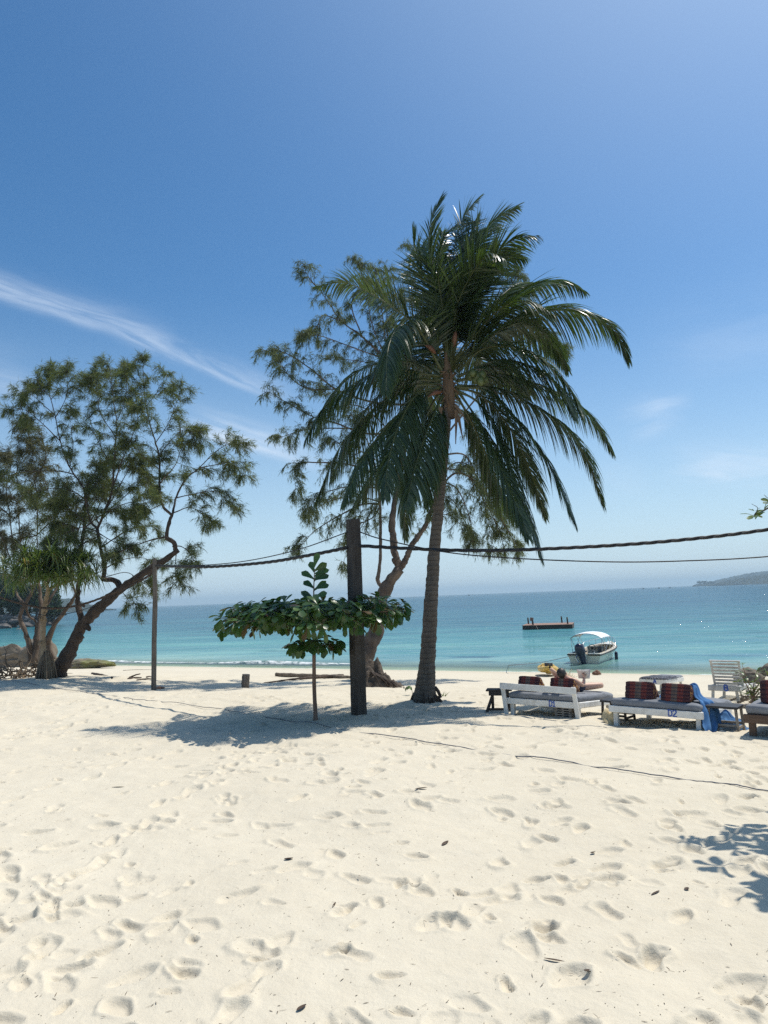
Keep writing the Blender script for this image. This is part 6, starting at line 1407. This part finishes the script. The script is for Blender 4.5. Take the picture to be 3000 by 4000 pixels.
canopy_tree(195, 2436, 176, 2.5, 5.0, 'low bush at the tip of the rocky headland', m_fol1, 900)
canopy_tree(-90, 2420, 180, 9.0, 15.0, 'taller tree on the headland just outside the left edge', m_fol1)
hd = ['flat dark boulder', 'rounded dark boulder', 'tilted dark slab', 'squat grey boulder', 'wide grey slab']
for i, (x, y, rx, rz_) in enumerate(((12, 2452, 1.8, .8), (40, 2446, 1.6, .9), (72, 2440, 1.9, .9), (100, 2446, 1.4, .8), (25, 2434, 2.2, .9), (60, 2426, 2.4, .8), (95, 2430, 1.8, .9), (118, 2436, 1.5, .9), (135, 2441, 1.2, .6), (110, 2418, 1.6, .8), (182, 2440, 1.1, .55), (20, 2416, 2.0, .9), (75, 2414, 1.5, .7), (155, 2439, .9, .45), (-20, 2440, 2.4, 1.2))):
    place = ['lowest at the left edge of the headland', 'second from the left at the waterline', 'in the middle of the headland waterline', 'below the thin she-oak stem', 'above the two left waterline rocks', 'highest in the middle of the rock shelf', 'under the headland tree', 'right of the shelf by the thin stem', 'near the right end of the rocks', 'close under the tree at the shelf top', 'alone at the far tip in the water', 'upper left on the shelf', 'upper middle under the tree', 'just before the lone tip rock', 'cut by the left edge'][i]
    z = SEA + .2 if y > 2436 else SEA + 1.4
    p = hit(x, y, z) if y > 2436 else at(x, y, 164); stone('boulder', p, (rx, rx * .8, rz_), hd[i % 5] + ' ' + place, 'boulder', m_rockd, 30 + i, random.uniform(-.4, .4), .25, (14, 22), .6)
def ridge(name, prof, Y, depth, mat, seed, rough, label=None, n=220, foot=None):
    """a wooded ridge: crest line read as points of the picture, given real height and depth at distance Y"""
    xs_ = np.linspace(prof[0][0], prof[-1][0], n); ysp = np.interp(xs_, [p[0] for p in prof], [p[1] for p in prof])
    mb = MB(); cr = np.array([at(x, y, Y) for x, y in zip(xs_, ysp)]); rows = []
    for v in np.linspace(-1, 1, 26):
        h = (cr[:, 2] - SEA) * np.clip(1 - abs(v) ** 1.7, 0, 1) ** .8
        z = SEA - 1 + h + (h > .3) * rough * (vnoise(cr[:, 0] / rough / 1.4, cr[:, 0] * 0 + v * 14, seed) + .6 * vnoise(cr[:, 0] / rough * 1.8, cr[:, 0] * 0 + v * 30, seed + 1))
        rows.append(np.column_stack([cr[:, 0], Y + v * depth + cr[:, 0] * 0, z + np.where(h > .3, 1, 0)]))
    mb.grid(np.array(rows)); return tag(mb.build(name, mat, None, (0, 0, 0), smooth=False), kind='structure')
ridge('wooded_hill', [(-700, 2290), (-300, 2300), (60, 2322), (150, 2332), (195, 2336), (225, 2342), (255, 2338), (285, 2346), (310, 2360), (330, 2372), (350, 2380), (372, 2383)], 1000, 90, m_hill, 91, 3.2, n=420)
ridge('island_hill', [(2790, 2286), (2805, 2273), (2830, 2262), (2880, 2250), (2940, 2238), (3000, 2231), (3200, 2215), (3700, 2205), (4300, 2215)], 2800, 170, m_hill, 93, 5.5, n=420)
ridge('island_hill', [(2825, 2284), (2850, 2272), (2885, 2262), (2940, 2252), (3000, 2243), (3200, 2240), (3800, 2235), (4300, 2240)], 2000, 130, m_hill, 95, 4.2, n=420)
ridge('low_islet', [(2712, 2286), (2722, 2281), (2760, 2278), (2790, 2280), (2800, 2283)], 2500, 20, m_hill, 97, 1.9, n=90)
for i, (x, y, w, h) in enumerate(((2733, 2282, 10, 9), (2752, 2282, 9, 10), (2771, 2283, 8, 8), (2783, 2282, 6, 8))):
    b_ = at(x, y, 2500); sc1 = 2500 / FPX; root = thing('islet_tree', ['broad flat-topped tree at the left end of the far islet', 'tallest round tree on the far islet', 'small round tree right of centre on the far islet', 'last small tree by the islet gap'][i], 'tree', b_)
    lf = MB(); P_ = b_ + np.array([0, 0, h * sc1 * .85]) + RNG.normal(0, 1, (260, 3)) * np.array([w * sc1 * .42, 4, h * sc1 * .16]); lf.ribbons(P_, RNG.normal(0, 1, P_.shape), RNG.normal(0, 1, P_.shape), 3.2, 2.0, 0, 2, lambda t: .4 + .6 * math.sin(t * PI)); lf.build('crown', m_fol2, root, b_, smooth=False)
    mb = MB(); mb.tube([b_ - [0, 0, 1], b_ + [0, 0, h * sc1 * .8]], [.8, .5], 6); mb.build('trunk', m_bark, root, b_)
for i, (x, lb_) in enumerate(((1831, 'dark distant boat on the horizon right of the palm trunk'), (2512, 'tiny distant boat on the horizon left of the pair'), (2573, 'tiny distant boat left in the pair before the islet'), (2616, 'tiny distant boat nearest to the far islet'))):
    y = 2333 - .0385 * (x - 1500) + 4; p = hit(x, y + 3, SEA); p[:] = at(x, y, 1500); p[2] = SEA; root = thing('distant_boat', lb_, 'boat', p, .3, 0, 'boats on the horizon')
    mb = MB(); mb.grid(np.array([[(sx_ * w_ * .9, v, z) for sx_, z in ((-1, .8), (-.7, -.1), (.7, -.1), (1, .8))] for v, w_ in ((-3.5, .8), (0, 1), (2.5, .7), (4, .05))])); mb.build('hull', m_dkwood, root); mb = MB(); mb.box((0, -1, 1.4), (1.5, 2.6, 1.3), None, 0, .1); mb.box((0, -1, 2.15), (1.8, 3.4, .12), None, 0, .03); mb.build('cabin', m_legw, root, smooth=False)
# swimmer off the headland
p = hit(76, 2459, SEA); sw = thing('person', 'tiny swimmer in the shallows off the rocks, one arm lifted', 'person', p, .3)
J = {'pelvis': (v3(0, 0, -.35), (.15, .11)), 'chest': (v3(.05, 0, .05), (.18, .12)), 'neck': (v3(.08, 0, .28), .055), 'skull': (v3(.10, 0, .40), (.08, .095)), 'crown': (v3(.10, 0, .50), .075), 'lsh': (v3(-.14, 0, .20), .06), 'lel': (v3(-.40, -.1, .10), .045), 'Lwrist': (v3(-.62, -.15, -.02), .032), 'rsh': (v3(.26, 0, .20), .06), 'rel': (v3(.46, 0, .36), .045), 'Rwrist': (v3(.55, -.05, .60), .032), 'lhip': (v3(-.1, 0, -.45), .09), 'lkn': (v3(-.12, .05, -.85), .07), 'rhip': (v3(.1, 0, -.45), .09), 'rkn': (v3(.12, .05, -.85), .07)}
B = [('pelvis', 'chest'), ('chest', 'neck'), ('neck', 'skull'), ('skull', 'crown'), ('chest', 'lsh'), ('lsh', 'lel'), ('lel', 'Lwrist'), ('chest', 'rsh'), ('rsh', 'rel'), ('rel', 'Rwrist'), ('pelvis', 'lhip'), ('lhip', 'lkn'), ('pelvis', 'rhip'), ('rhip', 'rkn')]
hand_joints(J, B, 'L', J['Lwrist'][0], (-.8, -.1, -.3), (0, .3, -.8)); hand_joints(J, B, 'R', J['Rwrist'][0], (.2, 0, 1), (-.4, -.8, 0))
skin_body('body', J, B, m_skin, sw, 'pelvis', 1); blob('hair', (.10, .02, .46), (.09, .10, .11), m_hair, sw, 3)

# ================================================================== the air: an even haze over sea and shore
m_haze, nt, out = new_mat('haze_air')
pv = N(nt, 'ShaderNodeVolumePrincipled'); pv.inputs['Color'].default_value = (.66, .87, 1, 1); pv.inputs['Density'].default_value = HAZE; pv.inputs['Anisotropy'].default_value = 0.0
LK(nt, pv.outputs[0], out.inputs['Volume'])
mb = MB(); mb.box((0, 4000, 29), (17000, 8200, 82)); tag(mb.build('haze', m_haze, None, (0, 0, 0), smooth=False), kind='stuff')
